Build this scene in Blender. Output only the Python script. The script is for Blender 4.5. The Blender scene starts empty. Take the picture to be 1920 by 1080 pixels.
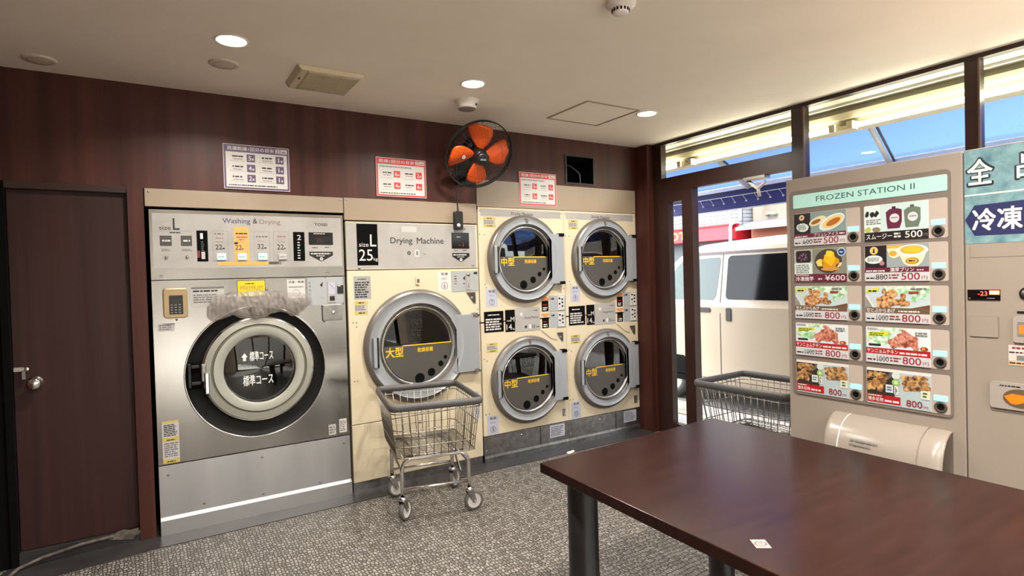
import bpy, bmesh, math, random
from mathutils import Matrix, Vector
random.seed(7)
R = math.radians
PI = math.pi
scn = bpy.context.scene
col = scn.collection

# ---------------------------------------------------------------- camera
cam_data = bpy.data.cameras.new('camera')
cam_data.sensor_width = 36.0
cam_data.lens = 36.0 * 1091.45 / 1920.0
cam_data.clip_start = 0.05
cam_data.clip_end = 200
cam = bpy.data.objects.new('camera', cam_data)
col.objects.link(cam)
YAW, PITCH, ROLL = 0.559390878, -0.0181359663, -0.0280048752
_f = Vector((math.sin(YAW) * math.cos(PITCH), math.cos(YAW) * math.cos(PITCH), math.sin(PITCH)))
_r0 = Vector((math.cos(YAW), -math.sin(YAW), 0))
_u0 = _r0.cross(_f)
_r = _r0 * math.cos(ROLL) + _u0 * math.sin(ROLL)
_u = -_r0 * math.sin(ROLL) + _u0 * math.cos(ROLL)
cm = Matrix((_r, _u, -_f)).transposed().to_4x4()
cm.translation = (0, -3.8265, 1.40)
cam.matrix_world = cm
scn.camera = cam

# ---------------------------------------------------------------- light and exposure
scn.view_settings.view_transform = 'Standard'
scn.view_settings.look = 'None'
scn.view_settings.gamma = 1
scn.view_settings.use_curve_mapping = False
scn.view_settings.exposure = 2.6
scn.cycles.use_denoising = True
scn.cycles.max_bounces = 10
scn.cycles.diffuse_bounces = 5
scn.cycles.transparent_max_bounces = 12
scn.cycles.sample_clamp_indirect = 6
scn.cycles.caustics_reflective = False
scn.cycles.caustics_refractive = False
world = bpy.data.worlds.new('sky')
scn.world = world
world.use_nodes = True
_n = world.node_tree.nodes
_bg = _n['Background']
_sky = _n.new('ShaderNodeTexSky')
_sky.sky_type = 'NISHITA'
_sky.sun_disc = False
_sky.sun_elevation = R(52)
_sky.sun_rotation = R(270)
_sky.air_density = 1.0
_sky.dust_density = 2.5
_hs = _n.new('ShaderNodeHueSaturation')
_hs.inputs['Saturation'].default_value = 0.35
world.node_tree.links.new(_sky.outputs[0], _hs.inputs['Color'])
world.node_tree.links.new(_hs.outputs[0], _bg.inputs[0])
_bg.inputs[1].default_value = 0.37
sun_d = bpy.data.lights.new('sun', 'SUN')
sun_d.energy = 3.0
sun_d.angle = R(1.0)
sun_d.color = (1.0, 0.95, 0.87)
sun = bpy.data.objects.new('sun', sun_d)
sun.rotation_euler = Vector((-0.04, 0.66, -0.75)).to_track_quat('-Z', 'Y').to_euler()
col.objects.link(sun)
DOWNLIGHT_W = 4.6
BACK_FILL_W = 9.0

# ---------------------------------------------------------------- helpers: materials
def lin(c):
    c = c / 255.0
    return c / 12.92 if c <= 0.04045 else ((c + 0.055) / 1.055) ** 2.4

def rgb(c):
    return (lin(c[0]), lin(c[1]), lin(c[2]), 1.0)

MATS = {}
def mat(name, c, rough=0.5, metal=0.0, spec=0.5, emit=0.0, emit_c=None):
    if name in MATS:
        return MATS[name]
    m = bpy.data.materials.new(name)
    m.use_nodes = True
    b = m.node_tree.nodes['Principled BSDF']
    b.inputs['Base Color'].default_value = rgb(c)
    b.inputs['Roughness'].default_value = rough
    b.inputs['Metallic'].default_value = metal
    b.inputs['Specular IOR Level'].default_value = spec
    if emit:
        b.inputs['Emission Color'].default_value = rgb(emit_c or c)
        b.inputs['Emission Strength'].default_value = emit
    MATS[name] = m
    return m

def nodes_of(m):
    t = m.node_tree
    return t, t.nodes, t.links, t.nodes['Principled BSDF']

def vary(m, scale, c0, c1, stretch=(1, 1, 1), detail=3.0, bump=0.0, rough=None, lo=0.3, hi=0.7):
    """noise between two colours, object coordinates, optional bump and roughness range"""
    t, n, l, b = nodes_of(m)
    tc = n.new('ShaderNodeTexCoord')
    mp = n.new('ShaderNodeMapping')
    mp.inputs['Scale'].default_value = stretch
    nz = n.new('ShaderNodeTexNoise')
    nz.inputs['Scale'].default_value = scale
    nz.inputs['Detail'].default_value = detail
    cr = n.new('ShaderNodeValToRGB')
    cr.color_ramp.elements[0].position = lo
    cr.color_ramp.elements[1].position = hi
    cr.color_ramp.elements[0].color = rgb(c0)
    cr.color_ramp.elements[1].color = rgb(c1)
    l.new(tc.outputs['Object'], mp.inputs['Vector'])
    l.new(mp.outputs[0], nz.inputs['Vector'])
    l.new(nz.outputs[0], cr.inputs[0])
    l.new(cr.outputs[0], b.inputs['Base Color'])
    if bump:
        bp = n.new('ShaderNodeBump')
        bp.inputs['Strength'].default_value = bump
        bp.inputs['Distance'].default_value = 0.01
        l.new(nz.outputs[0], bp.inputs['Height'])
        l.new(bp.outputs[0], b.inputs['Normal'])
    if rough:
        mr = n.new('ShaderNodeMapRange')
        mr.inputs['To Min'].default_value = rough[0]
        mr.inputs['To Max'].default_value = rough[1]
        l.new(nz.outputs[0], mr.inputs['Value'])
        l.new(mr.outputs[0], b.inputs['Roughness'])
    return m

def glass(name, tint=(255, 255, 255), refl=1.0, rough=0.0):
    m = bpy.data.materials.new(name)
    m.use_nodes = True
    t = m.node_tree
    n, l = t.nodes, t.links
    n.remove(n['Principled BSDF'])
    out = n['Material Output']
    tr = n.new('ShaderNodeBsdfTransparent')
    tr.inputs[0].default_value = rgb(tint)
    gl = n.new('ShaderNodeBsdfGlossy')
    gl.inputs['Roughness'].default_value = rough
    fr = n.new('ShaderNodeFresnel')
    fr.inputs['IOR'].default_value = 1.5
    mu = n.new('ShaderNodeMath')
    mu.operation = 'MULTIPLY'
    mu.use_clamp = True
    mu.inputs[1].default_value = refl
    mx = n.new('ShaderNodeMixShader')
    geo = n.new('ShaderNodeNewGeometry')
    back = n.new('ShaderNodeMath')
    back.operation = 'SUBTRACT'
    back.inputs[0].default_value = 1.0
    l.new(geo.outputs['Backfacing'], back.inputs[1])
    front = n.new('ShaderNodeMath')
    front.operation = 'MULTIPLY'
    l.new(fr.outputs[0], front.inputs[0])
    l.new(back.outputs[0], front.inputs[1])
    l.new(front.outputs[0], mu.inputs[0])
    l.new(mu.outputs[0], mx.inputs[0])
    l.new(tr.outputs[0], mx.inputs[1])
    l.new(gl.outputs[0], mx.inputs[2])
    l.new(mx.outputs[0], out.inputs[0])
    return m

# ---------------------------------------------------------------- helpers: text
TEXT = {}
def glyphs(s):
    k = s
    if k not in TEXT:
        c = bpy.data.curves.new('lettering', 'FONT')
        c.body = s
        c.resolution_u = 3
        o = bpy.data.objects.new('lettering', c)
        col.objects.link(o)
        bpy.context.view_layer.update()
        me = o.to_mesh()
        vs = [(v.co.x, v.co.y) for v in me.vertices]
        fs = [tuple(p.vertices) for p in me.polygons]
        o.to_mesh_clear()
        bpy.data.objects.remove(o)
        bpy.data.curves.remove(c)
        x0 = min(v[0] for v in vs); x1 = max(v[0] for v in vs)
        y0 = min(v[1] for v in vs); y1 = max(v[1] for v in vs)
        TEXT[k] = ([((x - x0) / max(x1 - x0, 1e-6), (y - y0) / max(y1 - y0, 1e-6)) for x, y in vs], fs)
    return TEXT[k]

# ---------------------------------------------------------------- helpers: meshes
# Things with a front are drawn as seen from the front: x to the right, y into the thing, z up.
WORLD = {}
class MB:
    def __init__(s, M=None):
        s.v, s.f, s.mi, s.sm, s.mats = [], [], [], [], []
        s.M = M
    def mx(s, m):
        if m not in s.mats:
            s.mats.append(m)
        return s.mats.index(m)
    def add(s, vs, fs, m, smooth=False):
        o = len(s.v)
        s.v += [tuple(v) for v in vs]
        i = s.mx(m)
        for f in fs:
            s.f.append(tuple(a + o for a in f))
            s.mi.append(i)
            s.sm.append(smooth)
        return s
    def box(s, x0, y0, z0, x1, y1, z1, m):
        vs = [(x0, y0, z0), (x1, y0, z0), (x1, y1, z0), (x0, y1, z0), (x0, y0, z1), (x1, y0, z1), (x1, y1, z1), (x0, y1, z1)]
        return s.add(vs, [(0, 3, 2, 1), (4, 5, 6, 7), (0, 1, 5, 4), (1, 2, 6, 5), (2, 3, 7, 6), (3, 0, 4, 7)], m)
    def rect(s, x0, z0, x1, z1, y, m):
        return s.add([(x0, y, z0), (x1, y, z0), (x1, y, z1), (x0, y, z1)], [(0, 1, 2, 3)], m)
    def frame(s, x0, z0, x1, z1, w, y, m):
        s.rect(x0, z0, x1, z0 + w, y, m); s.rect(x0, z1 - w, x1, z1, y, m)
        s.rect(x0, z0 + w, x0 + w, z1 - w, y, m); return s.rect(x1 - w, z0 + w, x1, z1 - w, y, m)
    def poly(s, pts, y, m):
        return s.add([(p[0], y, p[1]) for p in pts], [tuple(range(len(pts)))], m)
    def disc(s, cx, cz, r, y, m, n=24, rz=None, a=0.0):
        rz = rz or r
        ca, sa = math.cos(a), math.sin(a)
        pts = []
        for i in range(n):
            t = 2 * PI * i / n
            px, pz = r * math.cos(t), rz * math.sin(t)
            pts.append((cx + px * ca - pz * sa, cz + px * sa + pz * ca))
        return s.poly(pts, y, m)
    def blob(s, cx, cz, rx, rz, y, m, n=11, j=0.18, a=0.0):
        ca, sa = math.cos(a), math.sin(a)
        pts = []
        for i in range(n):
            t = 2 * PI * i / n
            k = 1 + random.uniform(-j, j)
            px, pz = rx * k * math.cos(t), rz * k * math.sin(t)
            pts.append((cx + px * ca - pz * sa, cz + px * sa + pz * ca))
        return s.poly(pts, y, m)
    def prism(s, pts, y0, y1, m):
        """outline in (x, z), counter-clockwise from the front, from depth y0 (front) to y1"""
        n = len(pts)
        vs = [(p[0], y0, p[1]) for p in pts] + [(p[0], y1, p[1]) for p in pts]
        fs = [tuple(range(n)), tuple(range(2 * n - 1, n - 1, -1))]
        for i in range(n):
            k = (i + 1) % n
            fs.append((i, i + n, k + n, k))
        return s.add(vs, fs, m)
    def extr(s, pts, axis, a0, a1, m):
        """outline pts in the two axes other than `axis`, extruded from a0 to a1"""
        def P(p, a):
            return [(a, p[0], p[1]), (p[0], a, p[1]), (p[0], p[1], a)][axis]
        n = len(pts)
        vs = [P(p, a0) for p in pts] + [P(p, a1) for p in pts]
        fs = [tuple(range(n)), tuple(range(2 * n - 1, n - 1, -1))] + [(i, i + n, (i + 1) % n + n, (i + 1) % n) for i in range(n)]
        return s.add(vs, fs, m)
    def lathe(s, o, prof, m, n=48, axis='y', smooth=True, cap0=False, cap1=False):
        """profile of (radius, distance along axis); o = centre. m may be a list, one per profile step"""
        vs = []
        for r, d in prof:
            for i in range(n):
                t = 2 * PI * i / n
                a, b = r * math.cos(t), r * math.sin(t)
                vs.append((o[0] + a, o[1] + d, o[2] + b) if axis == 'y' else ((o[0] + a, o[1] + b, o[2] + d) if axis == 'z' else (o[0] + d, o[1] + a, o[2] + b)))
        base = len(s.v)
        s.v += vs
        for k in range(len(prof) - 1):
            i_m = s.mx(m[k] if isinstance(m, (list, tuple)) else m)
            for i in range(n):
                j = (i + 1) % n
                s.f.append((base + k * n + i, base + k * n + j, base + (k + 1) * n + j, base + (k + 1) * n + i))
                s.mi.append(i_m); s.sm.append(smooth)
        for flag, k in ((cap0, 0), (cap1, len(prof) - 1)):
            if flag:
                s.f.append(tuple(base + k * n + i for i in range(n)))
                s.mi.append(s.mx((m[0] if k == 0 else m[-1]) if isinstance(m, (list, tuple)) else m)); s.sm.append(False)
        return s
    def tube(s, path, r, m, n=8, closed=False, sx=1.0):
        P = [Vector(p) for p in path]
        N = len(P)
        rings = []
        prev = None
        for i in range(N):
            if closed:
                d = (P[(i + 1) % N] - P[i - 1])
            else:
                d = P[min(i + 1, N - 1)] - P[max(i - 1, 0)]
            d.normalize()
            if prev is None:
                a = Vector((0, 0, 1)) if abs(d.z) < 0.9 else Vector((1, 0, 0))
                u = a.cross(d).normalized()
            else:
                u = (prev - d * prev.dot(d)).normalized()
            prev = u
            w = d.cross(u)
            rings.append([P[i] + u * (r * math.cos(2 * PI * k / n)) + w * (r * sx * math.sin(2 * PI * k / n)) for k in range(n)])
        vs = [p for ring in rings for p in ring]
        fs = []
        for i in range(N if closed else N - 1):
            j = (i + 1) % N
            for k in range(n):
                q = (k + 1) % n
                fs.append((i * n + k, i * n + q, j * n + q, j * n + k))
        if not closed:
            fs.append(tuple(range(n - 1, -1, -1)))
            fs.append(tuple((N - 1) * n + k for k in range(n)))
        return s.add(vs, fs, m, True)
    def bar(s, a, b, r, m, n=6):
        return s.tube([a, b], r, m, n)
    def plate_hole(s, x0, z0, x1, z1, cx, cz, r, y, m, n=64):
        angs = sorted(set([2 * PI * i / n for i in range(n)] + [math.atan2(z - cz, x - cx) % (2 * PI) for x in (x0, x1) for z in (z0, z1)]))
        inner, outer = [], []
        for t in angs:
            c, q = math.cos(t), math.sin(t)
            k = min(((x1 - cx) / c if c > 1e-9 else (x0 - cx) / c if c < -1e-9 else 1e9), ((z1 - cz) / q if q > 1e-9 else (z0 - cz) / q if q < -1e-9 else 1e9))
            inner.append((cx + r * c, y, cz + r * q)); outer.append((cx + k * c, y, cz + k * q))
        N = len(angs)
        return s.add(inner + outer, [(i, i + N, (i + 1) % N + N, (i + 1) % N) for i in range(N)], m)
    def text(s, t, x0, z0, x1, z1, y, m, bold=0.0):
        vs, fs = glyphs(t)
        k = bold * (z1 - z0) * 0.7
        x0, x1, z0, z1 = x0 + k, x1 - k, z0 + k, z1 - k
        n = 1 if not bold else (4 if bold < 0.05 else 12)
        for i in range(n):
            dx, dz = (k * math.cos(2 * PI * (i + 0.5) / n), k * math.sin(2 * PI * (i + 0.5) / n)) if bold else (0, 0)
            s.add([(x0 + u * (x1 - x0) + dx, y - 0.00006 * i, z0 + v * (z1 - z0) + dz) for u, v in vs], fs, m)
        return s
    def lines(s, x0, z0, x1, z1, y, m, rows=1, fill=0.6):
        """rows of print too small to read: short dashes"""
        h = (z1 - z0) / rows
        for i in range(rows):
            za = z1 - (i + 1) * h + h * (1 - fill) / 2
            x = x0
            end = x1 - random.uniform(0, 0.25) * (x1 - x0)
            while x < end:
                w = min(random.uniform(0.5, 2.2) * h, end - x)
                if w > 0.2 * h:
                    s.rect(x, za, x + w, za + h * fill, y, m)
                x += w + h * random.uniform(0.15, 0.4)
        return s
    def build(s, name, parent=None, bevel=0.0, label=None, seg=2):
        me = bpy.data.meshes.new(name)
        vs = s.v
        M = s.M.copy() if s.M else Matrix.Identity(4)
        if parent is not None:
            M = WORLD[parent.name].inverted() @ M
        vs = [tuple(M @ Vector(v)) for v in vs]
        me.from_pydata(vs, [], s.f)
        for m in s.mats:
            me.materials.append(m)
        me.polygons.foreach_set('material_index', s.mi)
        me.polygons.foreach_set('use_smooth', s.sm)
        me.update()
        o = bpy.data.objects.new(name, me)
        col.objects.link(o)
        if parent is not None:
            o.parent = parent
            WORLD[o.name] = WORLD[parent.name]
        else:
            WORLD[o.name] = Matrix.Identity(4)
        if bevel:
            b = o.modifiers.new('edge', 'BEVEL')
            b.width = bevel
            b.segments = seg
            b.limit_method = 'ANGLE'
            b.angle_limit = R(40)
        if label:
            o['label'] = label
        return o

def tag(o, label, cat, group=None, kind=None):
    o['label'] = label
    o['category'] = cat
    if group:
        o['group'] = group
    if kind:
        o['kind'] = kind
    return o

def thing(name, label, cat, loc, rotz=0.0, group=None):
    o = bpy.data.objects.new(name, None)
    o.empty_display_size = 0.1
    o.location = loc
    o.rotation_euler = (0, 0, rotz)
    col.objects.link(o)
    WORLD[o.name] = Matrix.Translation(loc) @ Matrix.Rotation(rotz, 4, 'Z')
    return tag(o, label, cat, group)

def struct(mb, name, bevel=0.0, parent=None):
    o = mb.build(name, parent, bevel)
    if parent is None:
        o['kind'] = 'structure'
    return o

def copy_thing(root, loc, rotz, label):
    def rec(o, parent):
        c = o.copy()
        col.objects.link(c)
        if parent is not None:
            c.parent = parent
            c.matrix_parent_inverse = o.matrix_parent_inverse.copy()
        for ch in list(o.children):
            rec(ch, c)
        return c
    r = rec(root, None)
    r.location = loc
    r.rotation_euler = (0, 0, rotz)
    r['label'] = label
    return r

def rrect(x0, z0, x1, z1, r, n=5):
    pts = []
    for cx, cz, a in ((x1 - r, z0 + r, -90), (x1 - r, z1 - r, 0), (x0 + r, z1 - r, 90), (x0 + r, z0 + r, 180)):
        for i in range(n + 1):
            t = R(a + 90.0 * i / n)
            pts.append((cx + r * math.cos(t), cz + r * math.sin(t)))
    return pts

# ---------------------------------------------------------------- materials
M_wood = vary(mat('dark_wood_panel', (66, 34, 28), 0.45, spec=0.3), 7.0, (58, 28, 23), (80, 43, 35), (1.6, 1.6, 0.05), 4.0, lo=0.35, hi=0.65)
M_door = vary(mat('dark_door_wood', (50, 29, 27), 0.5, spec=0.3), 9.0, (42, 23, 22), (58, 33, 30), (2.5, 2.5, 0.08), 4.0)
M_frame = mat('dark_window_frame', (46, 24, 19), 0.4)
M_black = mat('black_plastic', (18, 18, 19), 0.4)
M_blackmat = mat('black_matte', (9, 9, 10), 0.9, spec=0.1)
M_ink = mat('black_print', (28, 28, 30), 0.5)
M_grey_ink = mat('grey_print', (110, 108, 106), 0.6)
M_white = mat('white_print', (204, 200, 196), 0.5)
M_ceil = vary(mat('ceiling_paint', (242, 230, 216), 0.85, spec=0.2), 3.0, (240, 228, 213), (245, 233, 219), bump=0.02)
M_cream = vary(mat('cream_enamel', (208, 195, 167), 0.28), 2.0, (204, 190, 161), (212, 200, 173))
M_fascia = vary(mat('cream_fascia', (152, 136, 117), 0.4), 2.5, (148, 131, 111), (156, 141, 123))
M_steel = mat('brushed_steel', (212, 208, 203), 0.28, 1.0)
vary(M_steel, 3.0, (150, 146, 142), (167, 163, 159), (1.0, 1.0, 0.25), 3.0, 0.0, (0.13, 0.24))
M_steel2 = vary(mat('dull_steel', (150, 148, 146), 0.35, 1.0), 20.0, (132, 130, 128), (166, 164, 162), (1, 1, 1), 3.0, 0.03, (0.28, 0.45))
M_chrome = mat('chrome', (225, 223, 220), 0.12, 1.0)
M_wire = mat('zinc_wire', (134, 129, 120), 0.35, 1.0)
M_panel = vary(mat('silver_panel_film', (162, 159, 155), 0.25), 5.0, (155, 152, 148), (170, 167, 163))
M_ring = mat('silver_door_ring', (158, 162, 167), 0.3, 0.25)
M_ringdark = mat('grey_door_edge', (112, 107, 101), 0.35, 0.3)
M_doorgrey = mat('grey_green_door', (158, 158, 148), 0.32, 0.2)
M_groove = mat('olive_groove', (92, 90, 76), 0.5)
M_film = mat('dark_grey_film', (74, 71, 66), 0.45)
M_yellow = mat('yellow_print', (228, 186, 30), 0.5)
M_pane = glass('door_glass', (200, 205, 205), 2.2)
M_window = glass('window_glass', (246, 249, 247), 1.0)
M_drum = mat('drum_metal', (60, 60, 60), 0.35, 0.8)
M_label = mat('pale_label', (178, 176, 172), 0.5)
M_labelblue = mat('bluish_label', (176, 179, 194), 0.5)
M_caution = mat('caution_yellow', (192, 172, 92), 0.5)
M_display = mat('black_display', (14, 11, 12), 0.12)
M_led = mat('dim_red_digits', (130, 24, 30), 0.4, emit=0.15)
M_orange = mat('orange_panel', (204, 160, 90), 0.5)
M_lit = mat('lit_push_button', (170, 208, 216), 0.4, emit=0.08)
M_red = mat('red_print', (196, 40, 38), 0.5)
M_purple = mat('purple_print', (92, 74, 104), 0.5)
M_rubber = mat('grey_rubber', (92, 90, 88), 0.6)
M_brass = vary(mat('gold_plastic', (158, 136, 98), 0.35, 0.4), 6.0, (150, 128, 92), (168, 146, 108))
M_floor = mat('pebble_floor', (140, 132, 124), 0.5)

def floor_nodes():
    t, n, l, b = nodes_of(M_floor)
    tc = n.new('ShaderNodeTexCoord')
    nz = n.new('ShaderNodeTexNoise'); nz.inputs['Scale'].default_value = 3.0
    mixv = n.new('ShaderNodeVectorMath'); mixv.operation = 'MULTIPLY_ADD'
    mixv.inputs[1].default_value = (0.03, 0.03, 0.0)
    l.new(tc.outputs['Object'], nz.inputs['Vector'])
    l.new(nz.outputs['Color'], mixv.inputs[0])
    l.new(tc.outputs['Object'], mixv.inputs[2])
    mp = n.new('ShaderNodeMapping'); mp.inputs['Scale'].default_value = (1 / 0.0165, 1 / 0.030, 1.0)
    l.new(mixv.outputs[0], mp.inputs['Vector'])
    vo = n.new('ShaderNodeTexVoronoi'); vo.voronoi_dimensions = '2D'; vo.feature = 'DISTANCE_TO_EDGE'
    vo.inputs['Scale'].default_value = 1.0; vo.inputs['Randomness'].default_value = 0.62
    vc = n.new('ShaderNodeTexVoronoi'); vc.voronoi_dimensions = '2D'; vc.inputs['Scale'].default_value = 1.0
    vc.inputs['Randomness'].default_value = 0.62
    l.new(mp.outputs[0], vo.inputs['Vector']); l.new(mp.outputs[0], vc.inputs['Vector'])
    e = n.new('ShaderNodeMapRange'); e.interpolation_type = 'SMOOTHSTEP'
    e.inputs['From Min'].default_value = 0.03; e.inputs['From Max'].default_value = 0.20
    l.new(vo.outputs['Distance'], e.inputs['Value'])
    sep = n.new('ShaderNodeSeparateColor'); l.new(vc.outputs['Color'], sep.inputs[0])
    cr = n.new('ShaderNodeValToRGB')
    cr.color_ramp.elements[0].color = rgb((92, 87, 81)); cr.color_ramp.elements[1].color = rgb((144, 139, 132))
    l.new(sep.outputs[0], cr.inputs[0])
    mx = n.new('ShaderNodeMix'); mx.data_type = 'RGBA'
    mx.inputs['A'].default_value = rgb((42, 38, 35))
    l.new(e.outputs[0], mx.inputs['Factor']); l.new(cr.outputs[0], mx.inputs['B'])
    l.new(mx.outputs['Result'], b.inputs['Base Color'])
    bp = n.new('ShaderNodeBump'); bp.inputs['Strength'].default_value = 0.6; bp.inputs['Distance'].default_value = 0.004
    l.new(e.outputs[0], bp.inputs['Height']); l.new(bp.outputs[0], b.inputs['Normal'])
floor_nodes()
M_strip = vary(mat('black_floor_border', (48, 47, 48), 0.3), 4.0, (40, 39, 40), (58, 57, 58))
M_table = mat('dark_table_veneer', (84, 54, 46), 0.24, spec=0.1)
vary(M_table, 5.0, (33, 17, 14), (42, 23, 19), (1.0, 7.0, 1.0), 6.0, 0.0, None, 0.3, 0.7)
M_vend = vary(mat('white_vending_enamel', (143, 132, 121), 0.3), 1.5, (140, 129, 117), (146, 135, 125))
M_vendgrey = mat('taupe_panel', (112, 102, 94), 0.45)
M_cell = mat('taupe_cell', (170, 157, 146), 0.4)
M_sign = mat('lit_header_sign', (152, 190, 179), 0.4, emit=0.06)
M_vled = mat('cyan_button_lamp', (130, 226, 232), 0.4, emit=0.22)
M_rim = mat('grey_bumper_rubber', (78, 77, 77), 0.5)

# ================================================================ room
CZ = 2.5275          # ceiling height
XR = 3.81            # inner face of the window wall
XL = -0.78           # left wall
YB = -6.0            # wall behind the camera
struct(MB().box(XL - 0.1, YB - 0.1, -0.12, 3.90, 1.3, 0.0, M_floor), 'floor')
struct(MB().box(XL - 0.1, YB - 0.1, CZ, 4.0, 1.3, CZ + 0.12, M_ceil), 'ceiling')
# back wall: the wood above the machines and around the service door, a dark void behind the machines
w = MB()
w.box(-0.605, 0.0, 1.957, 0.0, 0.06, CZ, M_wood)
w.box(0.0, 0.0, 1.953, 1.107, 0.06, CZ, M_wood)
w.box(1.107, 0.0, 1.955, 2.10, 0.06, CZ, M_wood)
w.box(2.10, 0.0, 2.140, 2.952, 0.06, CZ, M_wood)
w.box(2.952, 0.0, 2.392, 3.240, 0.06, CZ, M_wood)
w.box(2.952, 0.0, 2.140, 3.240, 0.06, 2.168, M_wood)
w.box(3.240, 0.0, 2.140, 3.735, 0.06, CZ, M_wood)
w.box(-0.078, -0.012, 0.0, -0.002, 0.10, 1.957, M_wood)      # post between the door and the washer
w.box(XL, 1.20, 0.0, 3.90, 1.25, CZ, M_blackmat)
struct(w, 'wall_back')
wl = MB()
wl.box(XL - 0.08, YB, 0, XL, 1.25, CZ, M_wood)
struct(wl, 'wall_left')
# jambs and head of the service door
t = MB()
t.box(-0.625, -0.012, 0.0, -0.594, 0.08, 1.957, M_blackmat)
t.box(-0.594, -0.004, 1.922, -0.078, 0.08, 1.957, M_frame)
t.box(XL, 0.0, 0.0, -0.625, 0.06, CZ, M_blackmat)
struct(t, 'trim_1')
# service door
d = struct(MB().box(-0.592, 0.030, 0.068, -0.080, 0.070, 1.922, M_door), 'door_1', 0.002)
k = MB()
k.lathe((-0.506, 0.030, 0.925), [(0.034, 0.0), (0.034, -0.006), (0.014, -0.010), (0.013, -0.030), (0.027, -0.036), (0.030, -0.050), (0.024, -0.060), (0.0, -0.063)], M_chrome, 32)
k.build('door_knob', d)
k = MB()
k.box(-0.590, 0.018, 0.990, -0.548, 0.030, 1.012, M_chrome)
k.box(-0.566, 0.008, 0.996, -0.530, 0.018, 1.008, M_chrome)
k.box(-0.556, 0.004, 0.950, -0.541, 0.018, 0.996, M_steel2)
k.lathe((-0.535, 0.012, 1.002), [(0.010, 0.0), (0.010, -0.012), (0, -0.013)], M_chrome, 16)
k.build('latch', d, 0.001)
# sill of the door and black floor border along the machines
struct(MB().box(-0.62, -0.004, 0.0, -0.078, 0.08, 0.066, M_strip), 'trim_2')
b = MB()
b.extr([(-0.66, -0.26), (-0.40, -0.225), (0.0, -0.180), (3.735, -0.168), (3.735, 0.05), (-0.60, 0.05), (-0.66, -0.05)], 2, 0.0, 0.004, M_strip)
struct(b, 'baseboard_back')
# light-coloured chafed edge of the old lino by the door
g = MB()
M_chafe = vary(mat('chafed_edge', (84, 76, 70), 0.8), 30.0, (60, 54, 50), (104, 95, 87))
g.tube([(-0.66, -0.26, 0.006), (-0.625, -0.15, 0.012), (-0.59, -0.07, 0.02), (-0.50, -0.03, 0.035), (-0.34, -0.016, 0.055), (-0.20, -0.014, 0.062)], 0.009, M_chafe, 6)
g.blob(-0.15, 0.056, 0.085, 0.030, -0.014, M_chafe, 16, 0.3)
struct(g, 'trim_3')

# corner post and window wall
p = MB()
p.box(3.735, -0.142, 0.0, 3.90, 0.06, CZ, M_wood)
struct(p, 'trim_4', 0.003)
F = MB()
def fr(y0, y1, z0, z1, x0=XR - 0.008, x1=XR + 0.055):
    F.box(x0, y0, z0, x1, y1, z1, M_frame)
fr(-0.240, -0.142, 0.0, CZ)                 # jamb by the post
fr(YB, -0.240, 2.502, CZ)                   # head rail
fr(-1.447, -0.240, 2.092, 2.216)            # transom over the doorway
fr(-1.535, -1.447, 0.0, 2.502, XR - 0.015)
F.box(XR - 0.02, -1.540, 0.0, XR - 0.004, -1.530, 2.502, mat('bronze_bead', (96, 74, 62), 0.35))
fr(-2.516, -2.450, 0.0, 2.502, XR - 0.015)
F.box(XR - 0.02, -2.521, 0.0, XR - 0.004, -2.511, 2.502, MATS['bronze_bead'])
fr(-3.52, -3.455, 0.0, 2.502, XR - 0.015)
fr(-4.53, -4.465, 0.0, 2.502, XR - 0.015)
fr(-5.54, -5.475, 0.0, 2.502, XR - 0.015)
fr(YB, -1.535, 0.0, 0.12)
fr(-0.578, -0.240, 0.0, 0.105)              # foot of the side light
fr(-0.312, -0.240, 0.105, 2.092)
fr(-0.470, -0.312, 2.004, 2.092)
fr(-0.578, -0.470, 0.105, 2.092, XR - 0.02)
struct(F, 'wall_right', 0.002)
panes = [(-1.447, -0.240, 2.216, 2.502), (-2.450, -1.535, 0.12, 2.502), (-3.455, -2.516, 0.12, 2.502), (-4.465, -3.52, 0.12, 2.502), (-5.475, -4.53, 0.12, 2.502), (YB, -5.54, 0.12, 2.502), (-0.470, -0.312, 0.105, 2.004)]
for i, (y0, y1, z0, z1) in enumerate(panes):
    struct(MB().box(XR + 0.02, y0, z0, XR + 0.026, y1, z1, M_window), 'window_%d' % (i + 1))
# the glazed front behind the camera
F = MB()
WB = mat('plaster_wall', (205, 190, 170), 0.8)
F.box(XL, YB - 0.08, 2.25, XR + 0.05, YB, CZ, WB)
F.box(XL, YB - 0.08, 0.0, -0.2, YB, 2.25, WB)
for x in (-0.2, 0.95, 2.1, 3.25):
    F.box(x, YB - 0.08, 0.0, x + 0.09, YB, 2.25, M_frame)
F.box(3.25, YB - 0.08, 0.0, XR + 0.05, YB, 2.25, WB)
F.box(-0.2, YB - 0.08, 0.0, 3.25, YB, 0.10, M_frame)  # unseen building added to block bright sky from the steel's reflections
struct(F, 'wall_front')
for i, x in enumerate((-0.11, 1.04, 2.19)):
    struct(MB().box(x, YB - 0.05, 0.10, x + 1.06, YB - 0.044, 2.25, M_window), 'window_%d' % (i + 8))

# cream boards above the machines
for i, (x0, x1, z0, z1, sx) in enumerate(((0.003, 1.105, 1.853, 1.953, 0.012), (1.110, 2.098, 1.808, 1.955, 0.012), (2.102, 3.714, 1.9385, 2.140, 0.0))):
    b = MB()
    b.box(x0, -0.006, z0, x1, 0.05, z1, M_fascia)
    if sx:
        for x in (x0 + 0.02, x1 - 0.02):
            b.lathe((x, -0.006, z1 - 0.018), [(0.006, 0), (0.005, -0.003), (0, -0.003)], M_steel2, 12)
    struct(b, 'trim_%d' % (i + 5), 0.002)

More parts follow.
